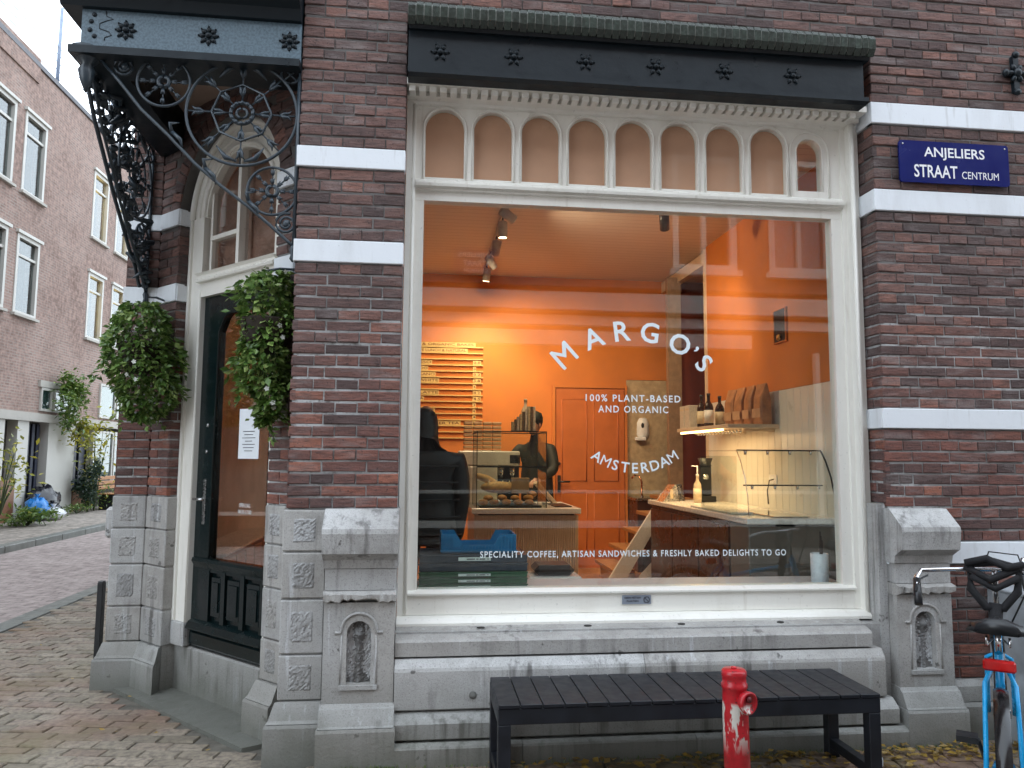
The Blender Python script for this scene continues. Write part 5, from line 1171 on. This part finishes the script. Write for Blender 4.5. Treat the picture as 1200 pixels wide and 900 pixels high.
# bicycles
def bicycle(label, loc, rz, fcol, saddle, extra=True, steer=0.):
    b = thing('bicycle', label, 'bicycle', loc, rz, 'bicycles parked right of the window')
    R_ = .345; hubs = ((-.52, 0, R_), (.56, 0, R_)); TY = MATS.get('tyre_rubber') or simple('tyre_rubber', (.012, .012, .013), .7)
    for i, h in enumerate(hubs):
        w_ = MB(); w_.tube([(h[0]+(R_-.018)*cos(2*pi*k/40), 0, R_+(R_-.018)*sin(2*pi*k/40)) for k in range(40)], .020, 8, closed=True); wo_ = w_.build('wheel', TY, b)
        MB().tube([(h[0]+(R_-.045)*cos(2*pi*k/40), 0, R_+(R_-.045)*sin(2*pi*k/40)) for k in range(40)], .011, 6, closed=True).build('rim', CHROME, wo_)
        sp_ = MB()
        for k in range(28): a = 2*pi*k/28; s_ = .022 if k % 2 else -.022; sp_.tube([(h[0]+.02*cos(a+.8), s_, R_+.02*sin(a+.8)), (h[0]+(R_-.05)*cos(a), 0, R_+(R_-.05)*sin(a))], .0013, 4, cap=False)
        sp_.build('spokes', CHROME, wo_); MB().lathe([(.02, -.04), (.028, -.03), (.015, 0), (.028, .03), (.02, .04)], T(h) @ RX(pi/2), 12).build('hub', STEEL, wo_)
        fd = MB(); n = 16; a0, a1 = (radians(15), radians(170)) if i == 0 else (radians(35), radians(160))
        vs = [(h[0]+(R_+.020+.012*(1-(y/.026)**2))*cos(a0+(a1-a0)*k/n), y, R_+(R_+.020+.012*(1-(y/.026)**2))*sin(a0+(a1-a0)*k/n)) for k in range(n+1) for y in (-.026, -.015, 0, .015, .026)]
        fd.add(vs, [(k*5+j, k*5+j+1, k*5+j+6, k*5+j+5) for k in range(n) for j in range(4)], True); fd.build('mudguard', MATS.get('mudguard_black') or simple('mudguard_black', (.006, .006, .007), .2), b)
    fm = MB(); BBx, BBz = -.06, .30; ST = (-.235, .80); HT = (.36, .86); HB = (.41, .68)
    fm.tube([(BBx, 0, BBz), (ST[0], 0, ST[1])], .016, 10); fm.tube([(BBx, 0, BBz), (HB[0], 0, HB[1])], .019, 10); fm.tube([(-.20, 0, .66), (HT[0]+.015, 0, HT[1]-.05)], .016, 10); fm.tube([(HT[0], 0, HT[1]), (HB[0], 0, HB[1])], .021, 10)
    for s_ in (-1, 1):
        fm.tube([(-.52, s_*.062, R_), (-.27, s_*.055, .68), (-.222, s_*.018, .755)], .0095, 8); fm.tube([(-.52, s_*.062, R_), (BBx, s_*.03, BBz)], .009, 8)
        fm.tube([(HB[0]+.005, 0, HB[1]-.01), (.43, s_*.05, .64), (.50, s_*.055, .45), (.56, s_*.055, R_)], .011, 8)
    fm.build('frame', fcol, b)
    hs = MB(); hs.tube([(HT[0], 0, HT[1]), (.335, 0, 1.03), (.36, 0, 1.06)], .013, 8); hs.build('stem', CHROME, b)
    hb = MB(); hb.tube([(.17, .32, .995), (.21, .325, 1.03), (.27, .31, 1.055), (.33, .20, 1.06), (.36, .10, 1.065), (.37, 0, 1.07), (.36, -.10, 1.065), (.33, -.20, 1.06), (.27, -.31, 1.055), (.21, -.325, 1.03), (.17, -.32, .995)], .011, 10); hbo = hb.build('handlebar', CHROME, b)
    for s_ in (-1, 1): MB().tube([(.20, s_*.325, 1.02), (.15, s_*.32, .96), (.12, s_*.315, .91)], [.016, .019, .018], 10).build('grip', BLACKPL, hbo)
    if extra:
        for s_ in (-1, 1): MB().tube([(.25, s_*.28, 1.035), (.20, s_*.31, 1.02), (.13, s_*.325, .97)], .0045, 6).build('brake_lever', BLACKPL, hbo)
        MB().tube([(.38, .05, 1.06), (.42, .02, 1.15), (.44, -.10, 1.14), (.42, -.14, 1.0), (.38, -.05, .8)], .004, 6).build('cable', BLACKPL, b)
        bag = MB(); random.seed(5)
        bag.tube([(.33, .11, 1.09), (.30, .10, .98), (.29, .04, .90), (.30, -.03, .90), (.31, -.09, .98), (.33, -.10, 1.09), (.34, 0, 1.11)], .02, 8, closed=True); bag.tube([(.30, .0, .92), (.29, .01, .80), (.27, .0, .70)], [.03, .028, .024], 8)
        bag.tube([(.31, .12, 1.10), (.30, .03, 1.13), (.30, -.05, 1.09), (.31, -.12, 1.11)], .017, 8); bag.tube([(.30, .10, 1.04), (.28, .0, .99), (.30, -.10, 1.05)], .016, 8); bag.tube([(.33, .12, 1.08), (.28, .02, 1.03), (.33, -.10, 1.09)], .019, 8)
        bag.build('chain_lock', simple('black_fabric_lock', (.01, .01, .012), .85, bump=.3), b)
    # saddle
    sd2 = MB(); n = 14; vs = []
    for i in range(n+1):
        t_ = i/n; x = -.13+.27*t_; hw = .105*(1-t_)**.9+.022 if t_ > .12 else .085+.25*t_*.2
        z = .905+.018*cos(t_*pi*1.2)
        for k in range(10): q = 2*pi*k/10; vs.append((ST[0]+x, hw*cos(q), z+.038*sin(q)*(1 if sin(q) > 0 else .7)-.02*abs(cos(q))**3))
    sd2.add(vs, [(i*10+k, i*10+(k+1) % 10, (i+1)*10+(k+1) % 10, (i+1)*10+k) for i in range(n) for k in range(10)]+[tuple(range(9, -1, -1)), tuple(n*10+k for k in range(10))], True)
    sd2.build('saddle', saddle, b); MB().tube([(ST[0], 0, ST[1]), (ST[0]-.015, 0, .885)], .012, 8).build('seat_post', CHROME, b)
    for s_ in (-1, 1): MB().tube([(ST[0]-.10, s_*.04, .885), (ST[0]-.10, s_*.04, .85), (ST[0], s_*.02, .855)], .005, 6).build('saddle_spring', CHROME, b)
    # rear rack and light
    rk = MB()
    for s_ in (-1, 1): rk.tube([(-.24, s_*.05, .735), (-.80, s_*.06, .735)], .006, 6); rk.tube([(-.52, s_*.07, R_), (-.62, s_*.06, .735)], .006, 6)
    for x in (-.32, -.45, -.58, -.72, -.80): rk.tube([(x, -.06, .735), (x, .06, .735)], .005, 6)
    if extra is False: rk.build('rear_rack', BLACKPL, b)
    MB().cbox(-.335, -.30, -.058, .058, .745, .79, .008).build('rear_light', simple('red_reflector', (.5, .01, .01), .15) if 'red_reflector' not in MATS else MATS['red_reflector'], b)
    cg = MB(); cg.prism([(-.56, .30), (-.10, .22), (.02, .22), (.06, .30), (.02, .38), (-.10, .38), (-.56, .40)], -.075, -.055); cg.build('chain_guard', BLACKPL, b)
    ck = MB(); ck.tube([(BBx, -.07, BBz), (BBx+.12, -.09, BBz-.12)], .009, 6); ck.tube([(BBx, .07, BBz), (BBx-.12, .09, BBz+.12)], .009, 6); ck.box(BBx+.08, BBx+.16, -.17, -.09, BBz-.135, BBz-.11); ck.box(BBx-.16, BBx-.08, .09, .17, BBz+.11, BBz+.135); ck.build('pedals', BLACKPL, b)
    MB().tube([(-.42, .08, R_-.05), (-.38, .16, .01)], .009, 6).build('kickstand', STEEL, b)
    return b
SADDLE = simple('black_saddle', (.012, .014, .017), .33, var=.2)
HD = math.atan2(.70, .56)
# saddle centre (2.40,-1.5): frame origin sits .24 m further along the heading
bx, by = 2.40+.235*cos(HD), -1.5+.235*sin(HD)
bicycle('bright blue framed bicycle with black saddle seen from behind beside the right pilaster', (bx, by, 0), HD, simple('sky_blue_frame', (.01, .36, .75), .25, var=.06), SADDLE)
bicycle('second bicycle with curved chrome handlebar leaning behind the blue one', (3.42, -.98, 0), HD+.12, simple('dark_frame', (.02, .02, .025), .3), SADDLE, False)
ub = thing('utility_box', 'grey metal box standing against the wall behind the bicycles', 'utility box', (3.35, FY-.36, 0)); MB().cbox(0, .55, .02, .34, 0, .84, .006).build('case', SILVER, ub); MB().cbox(.05, .50, .005, .02, .08, .76, .006).build('box_door', SILVER, ub); MB().cbox(-.015, .565, .0, .35, .842, .86, .005).build('lid', SILVER, ub)
# fallen leaves along the base (nobody could count them)
LEAFY = m_leaf('autumn_leaf', (.42, .27, .045), (.30, .20, .05), (.16, .10, .04))
lv = MB(); random.seed(11)
def leaf_quad(mb, p, d, n, L_, W_):
    d = d.normalized(); s_ = d.cross(n).normalized(); nn = s_.cross(d)
    a, b, c = p, p+d*L_*.45+s_*W_*.5+nn*L_*.07, p+d*L_; e = p+d*L_*.45-s_*W_*.5+nn*L_*.07; m_ = p+d*L_*.5-nn*L_*.03
    mb.add([a, b, c, e, m_], [(0, 1, 4), (1, 2, 4), (2, 3, 4), (3, 0, 4)])
for i in range(620):
    x = random.choice((random.uniform(.3, 4.0), random.uniform(1.4, 3.8))); y = -.40-abs(random.gauss(0, .13)) if random.random() < .8 else random.uniform(-1.1, -.4)
    if i < 40: x = random.uniform(-3.3, -1); y = random.uniform(-.4, 3)
    if poly_in(x, y, BLD): continue
    a = random.uniform(0, 6.3); nz = Vector((random.gauss(0, .25), random.gauss(0, .25), 1)).normalized(); leaf_quad(lv, Vector((x, y, random.uniform(.004, .03))), Vector((cos(a), sin(a), random.uniform(-.1, .2))), nz, random.uniform(.03, .065) if i >= 40 else random.uniform(.015, .03), random.uniform(.02, .04))
tag(lv.build('fallen_leaves', LEAFY), 'yellow and brown fallen leaves scattered along the foot of the wall', 'leaves', kind='stuff')
ms = MB()
for i in range(900):
    x = random.choice((random.uniform(-.75, -.1), random.uniform(1.3, 3.6), random.uniform(-.75, 3.6))); y = -.385-abs(random.gauss(0, .025)); a = random.uniform(0, 6.3)
    leaf_quad(ms, Vector((x, y, 0)), Vector((cos(a)*.5, sin(a)*.5, 1)), Vector((cos(a), sin(a), .2)), random.uniform(.008, .03), .006)
tag(ms.build('moss_and_weeds', m_leaf('weed_green', (.06, .11, .02), (.10, .16, .03), (.16, .2, .05))), 'green moss and tiny weeds along the foot of the stone plinth', 'moss', kind='stuff')
pc = MB().cbox(2.36, 2.42, -.62, -.56, .004, .05, .004, None).build('paper_scrap', simple('scrap_white', (.7, .75, .8), .6)); tag(pc, 'crumpled white scrap of paper lying by the right bench leg', 'litter')
bp_ = thing('side_post', 'short black post against the side wall left of the entrance', 'post', (-2.33, 1.52, 0)); MB().cbox(-.02, .02, -.03, .03, 0, .66, .004).build('post', BLACKPL, bp_); MB().cbox(-.018, .018, -.028, .028, .661, .668, .002).build('cap', BLACKPL, bp_)

# ------------------------------------------------------------------ hanging plants
GL = m_leaf('hanging_plant_leaf', (.05, .11, .022), (.13, .235, .05), (.33, .43, .14))
WF = simple('white_petal', (.75, .78, .72), .6)
PS = .88
def hanging(label, c, prof, hook, nleaf, seed):
    random.seed(seed); p = thing('hanging_basket', label, 'hanging plant', c, 0, 'hanging baskets at the entrance')
    m = MB(); zt = prof[0][0]
    def rad(z):
        for (za, ra, xa), (zb, rb_, xb) in zip(prof[:-1], prof[1:]):
            if zb <= z <= za: t_ = (z-za)/(zb-za); return ra+(rb_-ra)*t_, xa+(xb-xa)*t_
        return prof[-1][1], prof[-1][2]
    zlo, zhi = prof[-1][0], prof[0][0]
    lobes = [(random.uniform(0, 6.3), random.uniform(zlo, zhi), random.choice((random.uniform(.45, .8), random.uniform(1.1, 1.45)))) for _ in range(34)]
    shoots = [(random.uniform(0, 6.3), random.uniform(zlo, zhi), random.uniform(.03, .10)) for _ in range(30)]
    fl_ = MB()
    for i in range(nleaf):
        z = random.uniform(zlo, zhi); r, xo = rad(z); a = random.uniform(0, 2*pi)
        k_ = 1.
        for la, lz, lk in lobes:
            d2 = ((a-la+pi) % (2*pi)-pi)**2/.3+(z-lz)**2/.012
            k_ += (lk-1)*math.exp(-d2)
        r *= PS; rr = r*k_*random.uniform(.55, 1.06)**.5
        if i % 9 == 0:
            a, z, ex_ = random.choice(shoots); r, xo = rad(z); q_ = random.random(); rr = r*.9+ex_*q_; z += -.10*q_*q_+random.gauss(0, .012); a += random.gauss(0, .06)
        P = Vector((xo+rr*cos(a), rr*sin(a)*.8, z)); out = Vector((cos(a), sin(a), 0))
        d = (out*random.uniform(.2, 1)+Vector((random.gauss(0, .4), random.gauss(0, .4), random.uniform(-1.1, .25)))).normalized()
        n_ = (out*.5+Vector((random.gauss(0, .6), random.gauss(0, .6), .9))).normalized()
        L_ = random.uniform(.032, .06); leaf_quad(m, P, d, n_, L_, L_*random.uniform(.5, .75))
        if random.random() < .009:
            for q in range(5): b_ = q*2*pi/5; tt = out.cross(Vector((0, 0, 1))); leaf_quad(fl_, P+out*.03, (tt*cos(b_)+Vector((0, 0, 1))*sin(b_)), out, .017, .014)
    m.build('foliage', GL, p, kind='stuff'); fl_.build('flowers', WF, p, kind='stuff')
    zb = zhi-.35; MB().lathe([(.08, zb-.14), (.13, zb-.05), (.155, zb+.05), (.155, zb+.06), (.1, zb+.04)], T((prof[2][2], 0, 0)), 18).build('basket', simple('basket_dark', (.03, .022, .015), .9) if 'basket_dark' not in MATS else MATS['basket_dark'], p)
    hk = MB(); hk.tube([hook, (hook[0]*.5, hook[1]*.4, hook[2]), (0, 0, hook[2]-.02), (0, 0, zhi-.1)], .008, 6); hk.build('hook', IRON, p)
    st_ = MB()
    for i in range(40):
        a = random.uniform(0, 6.3); z = random.uniform(zlo+.1, zhi-.1); r, xo = rad(z); st_.tube([(xo*.5, 0, zb), (xo+r*.5*cos(a), r*.4*sin(a), (z+zb)/2+.05), (xo+r*.9*cos(a), r*.75*sin(a), z)], .003, 4, cap=False)
    st_.build('stems', simple('plant_stem', (.06, .08, .03), .8) if 'plant_stem' not in MATS else MATS['plant_stem'], p)
    return p
hanging('wide white flowering hanging plant on the left stone pier of the entrance', (-1.91, .93, 2.25), [(.39, .10, -.06), (.32, .19, -.05), (.15, .24, -.02), (-.05, .27, 0), (-.2, .21, -.02), (-.33, .15, .03), (-.42, .06, 0)], (.05, .25, .45), 3200, 3)
hanging('taller hanging plant with trailing tip in front of the door, right of the entrance', (-.955, .02, 2.225), [(.45, .10, .07), (.36, .18, .05), (.2, .20, .04), (.0, .19, .04), (-.15, .17, .05), (-.24, .14, .07), (-.30, .09, .09), (-.38, .045, .07), (-.44, .02, .03)], (.2, .02, .47), 3300, 4)

# ================================================================== LEFT STREET
HX = -9.2
house = thing('brick_house', 'long purple brown brick house with white windows across the side street', 'house', (0, 0, 0))
HB = m_farbrick('house_brick', (.23, .155, .13), (.32, .225, .19), (.35, .31, .28), mort=.012); CONC = simple('pale_concrete', (.42, .40, .36), .8, var=.15, scale=2, bump=.2); HWHITE = m_paint('house_white_paint', (.50, .49, .45), .45, .1)
wins = []     # (y0,y1,z0,z1,kind)
cols = [-.5, 2.0, 4.5, 7.6, 10.2, 12.05, 13.46, 17.15, 18.75, 22.4, 24.0, 27.5, 29.2, 33, 35]
for y in cols:
    wins += [(y, y+1.02, 4.75, 6.58, 0), (y, y+1.02, 7.56, 9.45, 0)]
hw = MB(); ys = sorted(set([-3.0, 45.0]+[v for w_ in wins for v in w_[:2]]))
zs_ = [2.55, 4.75, 6.58, 7.56, 9.45, 10.68]
for ya, yb_ in zip(ys[:-1], ys[1:]):
    iswin = any(abs(w_[0]-ya) < 1e-6 for w_ in wins)
    for za, zb in zip(zs_[:-1], zs_[1:]):
        if iswin and (za, zb) in ((4.75, 6.58), (7.56, 9.45)): continue
        if za == 2.55 and 14.6 < (ya+yb_)/2 < 17.2: pass
        hw.box(HX-.3, HX, ya, yb_, za, zb)
hw.box(HX-.35, HX-.3, -3, 45, 0, 10.6)
hwall = hw.build('wall', HB, house)
MB().box(HX-.34, HX+.05, -3, 45, 10.681, 10.80).build('roof_coping', simple('dark_coping', (.12, .12, .13), .6), house)
MB().box(HX-8, HX-.36, -3, 45, 10.4, 10.6).build('roof', simple('flat_roof', (.15, .15, .15), .9), house)
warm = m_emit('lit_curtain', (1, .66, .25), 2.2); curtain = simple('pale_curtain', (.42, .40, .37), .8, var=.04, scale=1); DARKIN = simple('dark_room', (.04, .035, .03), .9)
for (y0, y1, z0, z1, k) in wins:
    m = MB(); e = .09
    m.box(HX-.10, HX+.02, y0, y0+e, z0, z1); m.box(HX-.10, HX+.02, y1-e, y1, z0, z1); m.box(HX-.10, HX+.02, y0+e, y1-e, z0, z0+e*.8); m.box(HX-.10, HX+.02, y0+e, y1-e, z1-e, z1)
    m.box(HX-.09, HX-.02, y0+e, y1-e, z1-.50, z1-.44); m.box(HX-.02, HX+.07, y0-.06, y1+.06, z1-.001, z1+.07)
    f = m.build('window', HWHITE, house)
    MB().box(HX-.02, HX+.09, y0-.05, y1+.05, z0-.06, z0).build('sill', CONC, f)
    MB().box(HX-.065, HX-.06, y0+e, y1-e, z0+e*.8, z1-e).build('pane', GLASSH, f)
    rr = random.Random(int(y0*100+z0*10)); lit = abs(y0-17.15) < .1 and z0 < 5 or abs(y0-17.15) < .1 or abs(y0-18.75) < .1
    MB().box(HX-.25, HX-.24, y0+e, y0+e+(.28 if not lit else .5), z0+.1, z1-e).build('curtain', warm if lit else curtain, f)
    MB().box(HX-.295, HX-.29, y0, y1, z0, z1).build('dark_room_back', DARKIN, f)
# ground storey: slab, fins, doors, shopfront windows
g = MB(); g.box(HX-.3, HX+.12, -3, 14.75, 2.35, 2.549); g.box(HX-.3, HX+.08, 14.75, 17.3, 2.35, 2.549); g.box(HX-.3, HX+.06, 17.3, 45, 2.35, 2.549); g.box(HX-.05, HX+.06, 14.85, 17.15, 3.20, 3.36)
g.build('concrete_lintel', CONC, house)
for ya, yb_, nm in ((12.9, 13.46, 'white_pillar'), (14.0, 14.5, 'white_pillar'), (15.45, 16.9, 'white_wall'), (9.6, 11.4, 'white_wall'), (4.0, 6.5, 'white_wall'), (21.5, 23.5, 'white_wall'), (-2, 0, 'white_wall')):
    MB().box(HX-.28, HX+.03, ya, yb_, .07, 2.349).build(nm, HWHITE, house)
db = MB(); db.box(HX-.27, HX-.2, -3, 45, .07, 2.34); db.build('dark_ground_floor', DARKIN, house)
for ya in (14.55, 14.78, 15.02, 15.25): MB().cbox(HX-.19, HX-.14, ya, ya+.13, .1, 2.3, .01).build('door_board', simple('navy_door', (.015, .02, .04), .4) if 'navy_door' not in MATS else MATS['navy_door'], house)
MB().box(HX-.19, HX-.12, 14.68, 14.78, .1, 2.3).build('door_post', HWHITE, house)
for ya, yb_ in ((17.0, 17.35), (17.5, 17.85)): MB().cbox(HX-.19, HX-.1, ya, yb_, .6, 2.3, .01).build('door_board', MATS['navy_door'], house)
for y0, y1, z0, z1 in ((18.0, 19.4, .75, 2.25), (19.5, 20.8, .75, 2.25), (23.8, 25.6, .6, 2.25), (0.4, 3.4, .6, 2.25), (7, 9.2, .6, 2.25), (26, 29, .6, 2.25), (14.95, 15.5, 2.62, 3.19), (15.6, 16.9, 2.62, 3.19), (18.3, 19.4, 2.62, 3.6), (19.5, 20.6, 2.62, 3.6)):
    e = .06; m = MB(); m.box(HX-.12, HX+.05, y0, y0+e, z0, z1); m.box(HX-.12, HX+.05, y1-e, y1, z0, z1); m.box(HX-.12, HX+.05, y0+e, y1-e, z0, z0+e); m.box(HX-.12, HX+.05, y0+e, y1-e, z1-e, z1)
    f = m.build('window', HWHITE, house); MB().box(HX+.012, HX+.016, y0+e, y1-e, z0+e, z1-e).build('pane', GLASSH, f); MB().box(HX+.001, HX+.006, y0+e, y1-e, z0+e, z1-e).build('dark_room_back', simple('teal_blind', (.12, .2, .2), .7) if 'teal_blind' not in MATS else MATS['teal_blind'], f)
MB().cbox(HX+.03, HX+.08, 13.0, 13.95, .07, 1.0, .01).build('wooden_panel', m_wood('brown_fence_wood', (.16, .07, .035), (.24, .11, .055)), house); MB().box(HX-.1, HX+.02, 17.0, 18.0, .07, .6).build('wooden_panel', MATS['brown_fence_wood'], house)
# roof terrace railing: posts and wires
rl = MB()
RAILM = simple('blue_grey_rail', (.22, .27, .36), .5)
for y in (15.0, 18.3, 22, 26): MB().tube([(HX-.1, y, 10.8), (HX-.1, y, 11.95+(.9 if y == 15.0 else 0))], .045, 8).build('railing_post', RAILM, house)
for z in (11.0, 11.2, 11.4, 11.6, 11.8): MB().tube([(HX-.1, 6, z), (HX-.1, 30, z)], .012, 5).build('railing_wire', RAILM, house)
MB().tube([(HX+.0, 17.0, 11.45), (HX+1.9, 17.0, 11.45)], .05, 8).build('flag_pole', RAILM, house)
MB().box(HX-.5, HX+.04, 11.5, 13.9, 10.3, 10.9).build('balcony_wall', HB, house)

# plants along the house
def bush(name, label, c, R3, n, mat, seed, L0=.05, L1=.10, stems=6, cat='plant', grp=None, gaps=.5):
    random.seed(seed); p = thing(name, label, cat, c, 0, grp); m = MB(); st_ = MB()
    cl = [(Vector((random.gauss(0, .42)*R3[0], random.gauss(0, .42)*R3[1], R3[2]*random.uniform(.25, 1))), random.uniform(.15, .38)) for _ in range(14)]
    for i in range(n):
        cc, k_ = random.choice(cl); P = cc+Vector((random.gauss(0, 1)*R3[0]*k_, random.gauss(0, 1)*R3[1]*k_, random.gauss(0, .5)*R3[2]*k_))
        if P.z < 0: P.z = .02
        d = Vector((random.gauss(0, 1), random.gauss(0, 1), random.gauss(-.2, .6))); nn = Vector((random.gauss(0, .5), random.gauss(0, .5), 1)).normalized()
        L_ = random.uniform(L0, L1); leaf_quad(m, P, d, nn, L_, L_*.45)
    for cc, k_ in cl[:stems]: st_.tube([(0, 0, 0), (cc.x*.4, cc.y*.4, cc.z*.5), tuple(cc)], [.018, .012, .006], 5)
    m.build('foliage', mat, p, kind='stuff'); st_.build('stems', MATS['plant_stem'], p); return p
G2 = m_leaf('bright_leaf', (.06, .13, .02), (.12, .20, .04), (.22, .28, .06)); G3 = m_leaf('dark_shrub_leaf', (.012, .03, .018), (.03, .06, .035), (.06, .10, .06)); G4 = m_leaf('yellow_leaf', (.16, .2, .03), (.38, .36, .05), (.5, .42, .04))
bush('climbing_plant', 'green climber hanging over the small window of the brick house', (-8.85, 15.75, 2.15), (.3, .62, 1.25), 1000, G2, 21, .08, .2)
bush('climbing_plant', 'yellow green climber trailing beside the dark doors of the brick house', (-8.8, 16.3, 1.75), (.25, .3, .7), 320, G4, 22, .08, .18)
bush('shrub', 'dark glossy shrub at the house front between doors and shop window', (-8.75, 16.9, .08), (.3, .42, 1.25), 800, G3, 23, .08, .16)
bush('shrub', 'low green shrub in front of the shop window across the side street', (-8.7, 17.9, .08), (.35, .5, .55), 500, G2, 24, .06, .12)
bush('small_tree', 'slender yellow green young tree before the shop window across the street', (-8.75, 17.3, .08), (.4, .7, 2.5), 330, G4, 25, .09, .2, 14)
bush('low_plant', 'low green ground plants at the foot of the white pillar', (-8.3, 12.9, .08), (.45, .7, .3), 700, G2, 26, .07, .16)
bush('low_plant', 'small patch of green plants right of the garbage bags', (-8.8, 16.4, .08), (.25, .7, .2), 260, G2, 27, .05, .1)
bush('flowering_shrub', 'thin yellow flowering shrub at the left edge before the white wall', (-8.2, 11.6, .4), (.4, .8, 1.9), 170, G4, 28, .09, .2, 12)
# garbage bags
def garbage(label, c, r, mat, seed):
    random.seed(seed); b = thing('garbage_bag', label, 'garbage bag', c, 0, 'garbage bags at the house front'); m = MB(); n_, m_ = 18, 12; vs = []
    for i in range(m_+1):
        for k in range(n_):
            th, ph = pi*i/m_, 2*pi*k/n_; j = 1+random.uniform(-.09, .09)+.06*sin(ph*5+th*3); vs.append((r[0]*sin(th)*cos(ph)*j, r[1]*sin(th)*sin(ph)*j, r[2]*(1+cos(th))*.5*(j if i else 1)*1.0))
    m.add(vs, [(i*n_+k, i*n_+(k+1) % n_, (i+1)*n_+(k+1) % n_, (i+1)*n_+k) for i in range(m_) for k in range(n_)], True); m.build('bag', mat, b)
    MB().lathe([(.03, r[2]*.96), (.02, r[2]+.03), (.07, r[2]+.10)], None, 8).build('knot', mat, b)
BB = simple('black_bag_plastic', (.015, .015, .02), .22, var=.3); garbage('big black garbage bag piled behind the blue one', (-8.95, 14.9, .08), (.32, .5, .72), BB, 1); garbage('smaller black garbage bag beside the white bag', (-8.65, 14.75, .08), (.2, .3, .32), BB, 4)
garbage('bright blue garbage bag leaning against the white pillar', (-8.7, 14.1, .08), (.24, .3, .5), simple('blue_bag_plastic', (.01, .19, .55), .3), 2); garbage('white garbage bag lying in front of the black ones', (-8.45, 14.35, .08), (.24, .3, .26), simple('white_bag_plastic', (.6, .62, .65), .35), 3)
lb_ = thing('wooden_bench', 'brown wooden bench before the shop window across the street', 'bench', (-8.6, 18.4, .07))
for k in range(4): MB().cbox(-.2+k*.12, -.1+k*.12, -.8, .8, .42, .45, .006).build('slat', WOOD2, lb_)
for k in range(3): MB().cbox(-.24, -.21, -.8, .8, .55+k*.13, .65+k*.13, .006).build('backrest_slat', WOOD2, lb_)
for y in (-.65, .65): MB().cbox(-.2, .2, y-.03, y+.03, 0, .419, .004).build('leg', BLACKPL, lb_)
# houses closing the side street far away
fh = thing('far_house', 'plain brick house closing the far end of the side street', 'house', (0, 0, 0)); MB().box(-12, 4, 60, 66, 0, 11).build('wall', HB, fh); MB().box(-12.2, 4.2, 59.8, 66.2, 11, 11.3).build('roof', MATS['flat_roof'], fh)

# ================================================================== HOUSES OPPOSITE (behind the camera, seen mirrored in the glass)
OY = -8.0
opp = thing('opposite_house', 'brown brick house with white windows facing the cafe across the street', 'house', (0, 0, 0))
OB = m_farbrick('opposite_brick', (.20, .13, .11), (.24, .155, .13), (.26, .23, .21)); OWH = m_paint('opposite_white_paint', (.72, .70, .66), .45, .1)
MB().box(-6, 18, OY-8, OY-.3, 0, 9.2).build('wall_core', OB, opp)
ow = MB(); wn = [(-4.6, 4.85), (-2.6, 4.85), (4.25, 4.85), (6.0, 4.85), (8.4, 4.85), (11, 4.85), (13.5, 4.85)]
xs_ = sorted(set([-6, 18]+[v for x, z in wn for v in (x, x+1.15)]))
for xa, xb in zip(xs_[:-1], xs_[1:]):
    isw = any(abs(x-xa) < 1e-6 for x, z in wn)
    for za, zb in ((4.5, 4.85), (4.85, 6.9), (6.9, 9.2)):
        if isw and za == 4.85: continue
        ow.box(xa, xb, OY-.3, OY, za, zb)
ow.box(-6, -5.5, OY-.3, OY, 0, 4.5); ow.box(8.5, 9, OY-.3, OY, 0, 4.5); ow.build('wall', OB, opp)
for x, z in wn:
    m = MB(); m.box(x, x+.1, OY-.15, OY+.03, z, 6.9); m.box(x+1.05, x+1.15, OY-.15, OY+.03, z, 6.9); m.box(x+.1, x+1.05, OY-.15, OY+.03, z, z+.1); m.box(x+.1, x+1.05, OY-.15, OY+.03, 6.8, 6.9); m.box(x+.53, x+.60, OY-.12, OY, z+.1, 6.8); m.box(x-.06, x+1.21, OY, OY+.12, z-.1, z-.002)
    f = m.build('window', OWH, opp); MB().box(x+.1, x+1.05, OY-.08, OY-.07, z+.1, 6.8).build('pane', GLASSH, f)
m = MB(); m.box(-5.5, 8.5, OY-.1, OY+.18, 4.06, 4.36); m.box(-5.5, 8.5, OY-.1, OY+.08, 3.82, 3.98); m.box(-5.5, 5.6, OY-.1, OY+.10, 3.48, 3.72); m.build('shop_cornice', OWH, opp)
m = MB(); [m.box(x, x+.28, OY-.1, OY+.12, 0, 4.05) for x in (-5.5, 8.2)]; m.build('shop_pilasters', OWH, opp)
m = MB(); [m.box(x, x+.07, OY-.1, OY+.02, 0.5, 3.45) for x in (-4, 6.8)]; m.box(-5.5, 8.5, OY-.12, OY+.06, .45, .55); m.box(-5.5, 8.5, OY-.12, OY+.03, 1.0, 1.05); m.build('shopfront_bars', OWH, opp)
MB().box(-5.4, 8.4, OY-.14, OY-.12, .5, 3.8).build('shopfront_glass', simple('dark_shop_glass', (.05, .04, .036), .5), opp)
os_ = MB().cbox(.45, 1.2, OY+.13, OY+.15, 4.62, 5.06, .004).build('street_sign', ENAMEL); tag(os_, 'blue street sign on the opposite house seen mirrored in the window', 'street sign')
lt = MB(); MO = T((.825, OY+.1505, 4.93)) @ RZ(pi); add_text(lt, 'ANJELIERS', .6, .1, MO, .01); add_text(lt, 'STRAAT', .44, .1, T((0, 0, -.13)) @ MO, .01); add_text(lt, 'CENTRUM', .4, .06, T((0, 0, -.25)) @ MO, .01); lt.build('sign_lettering', WHITE_E, os_)

if __name__ == '__main__': print('objects', len(bpy.data.objects))
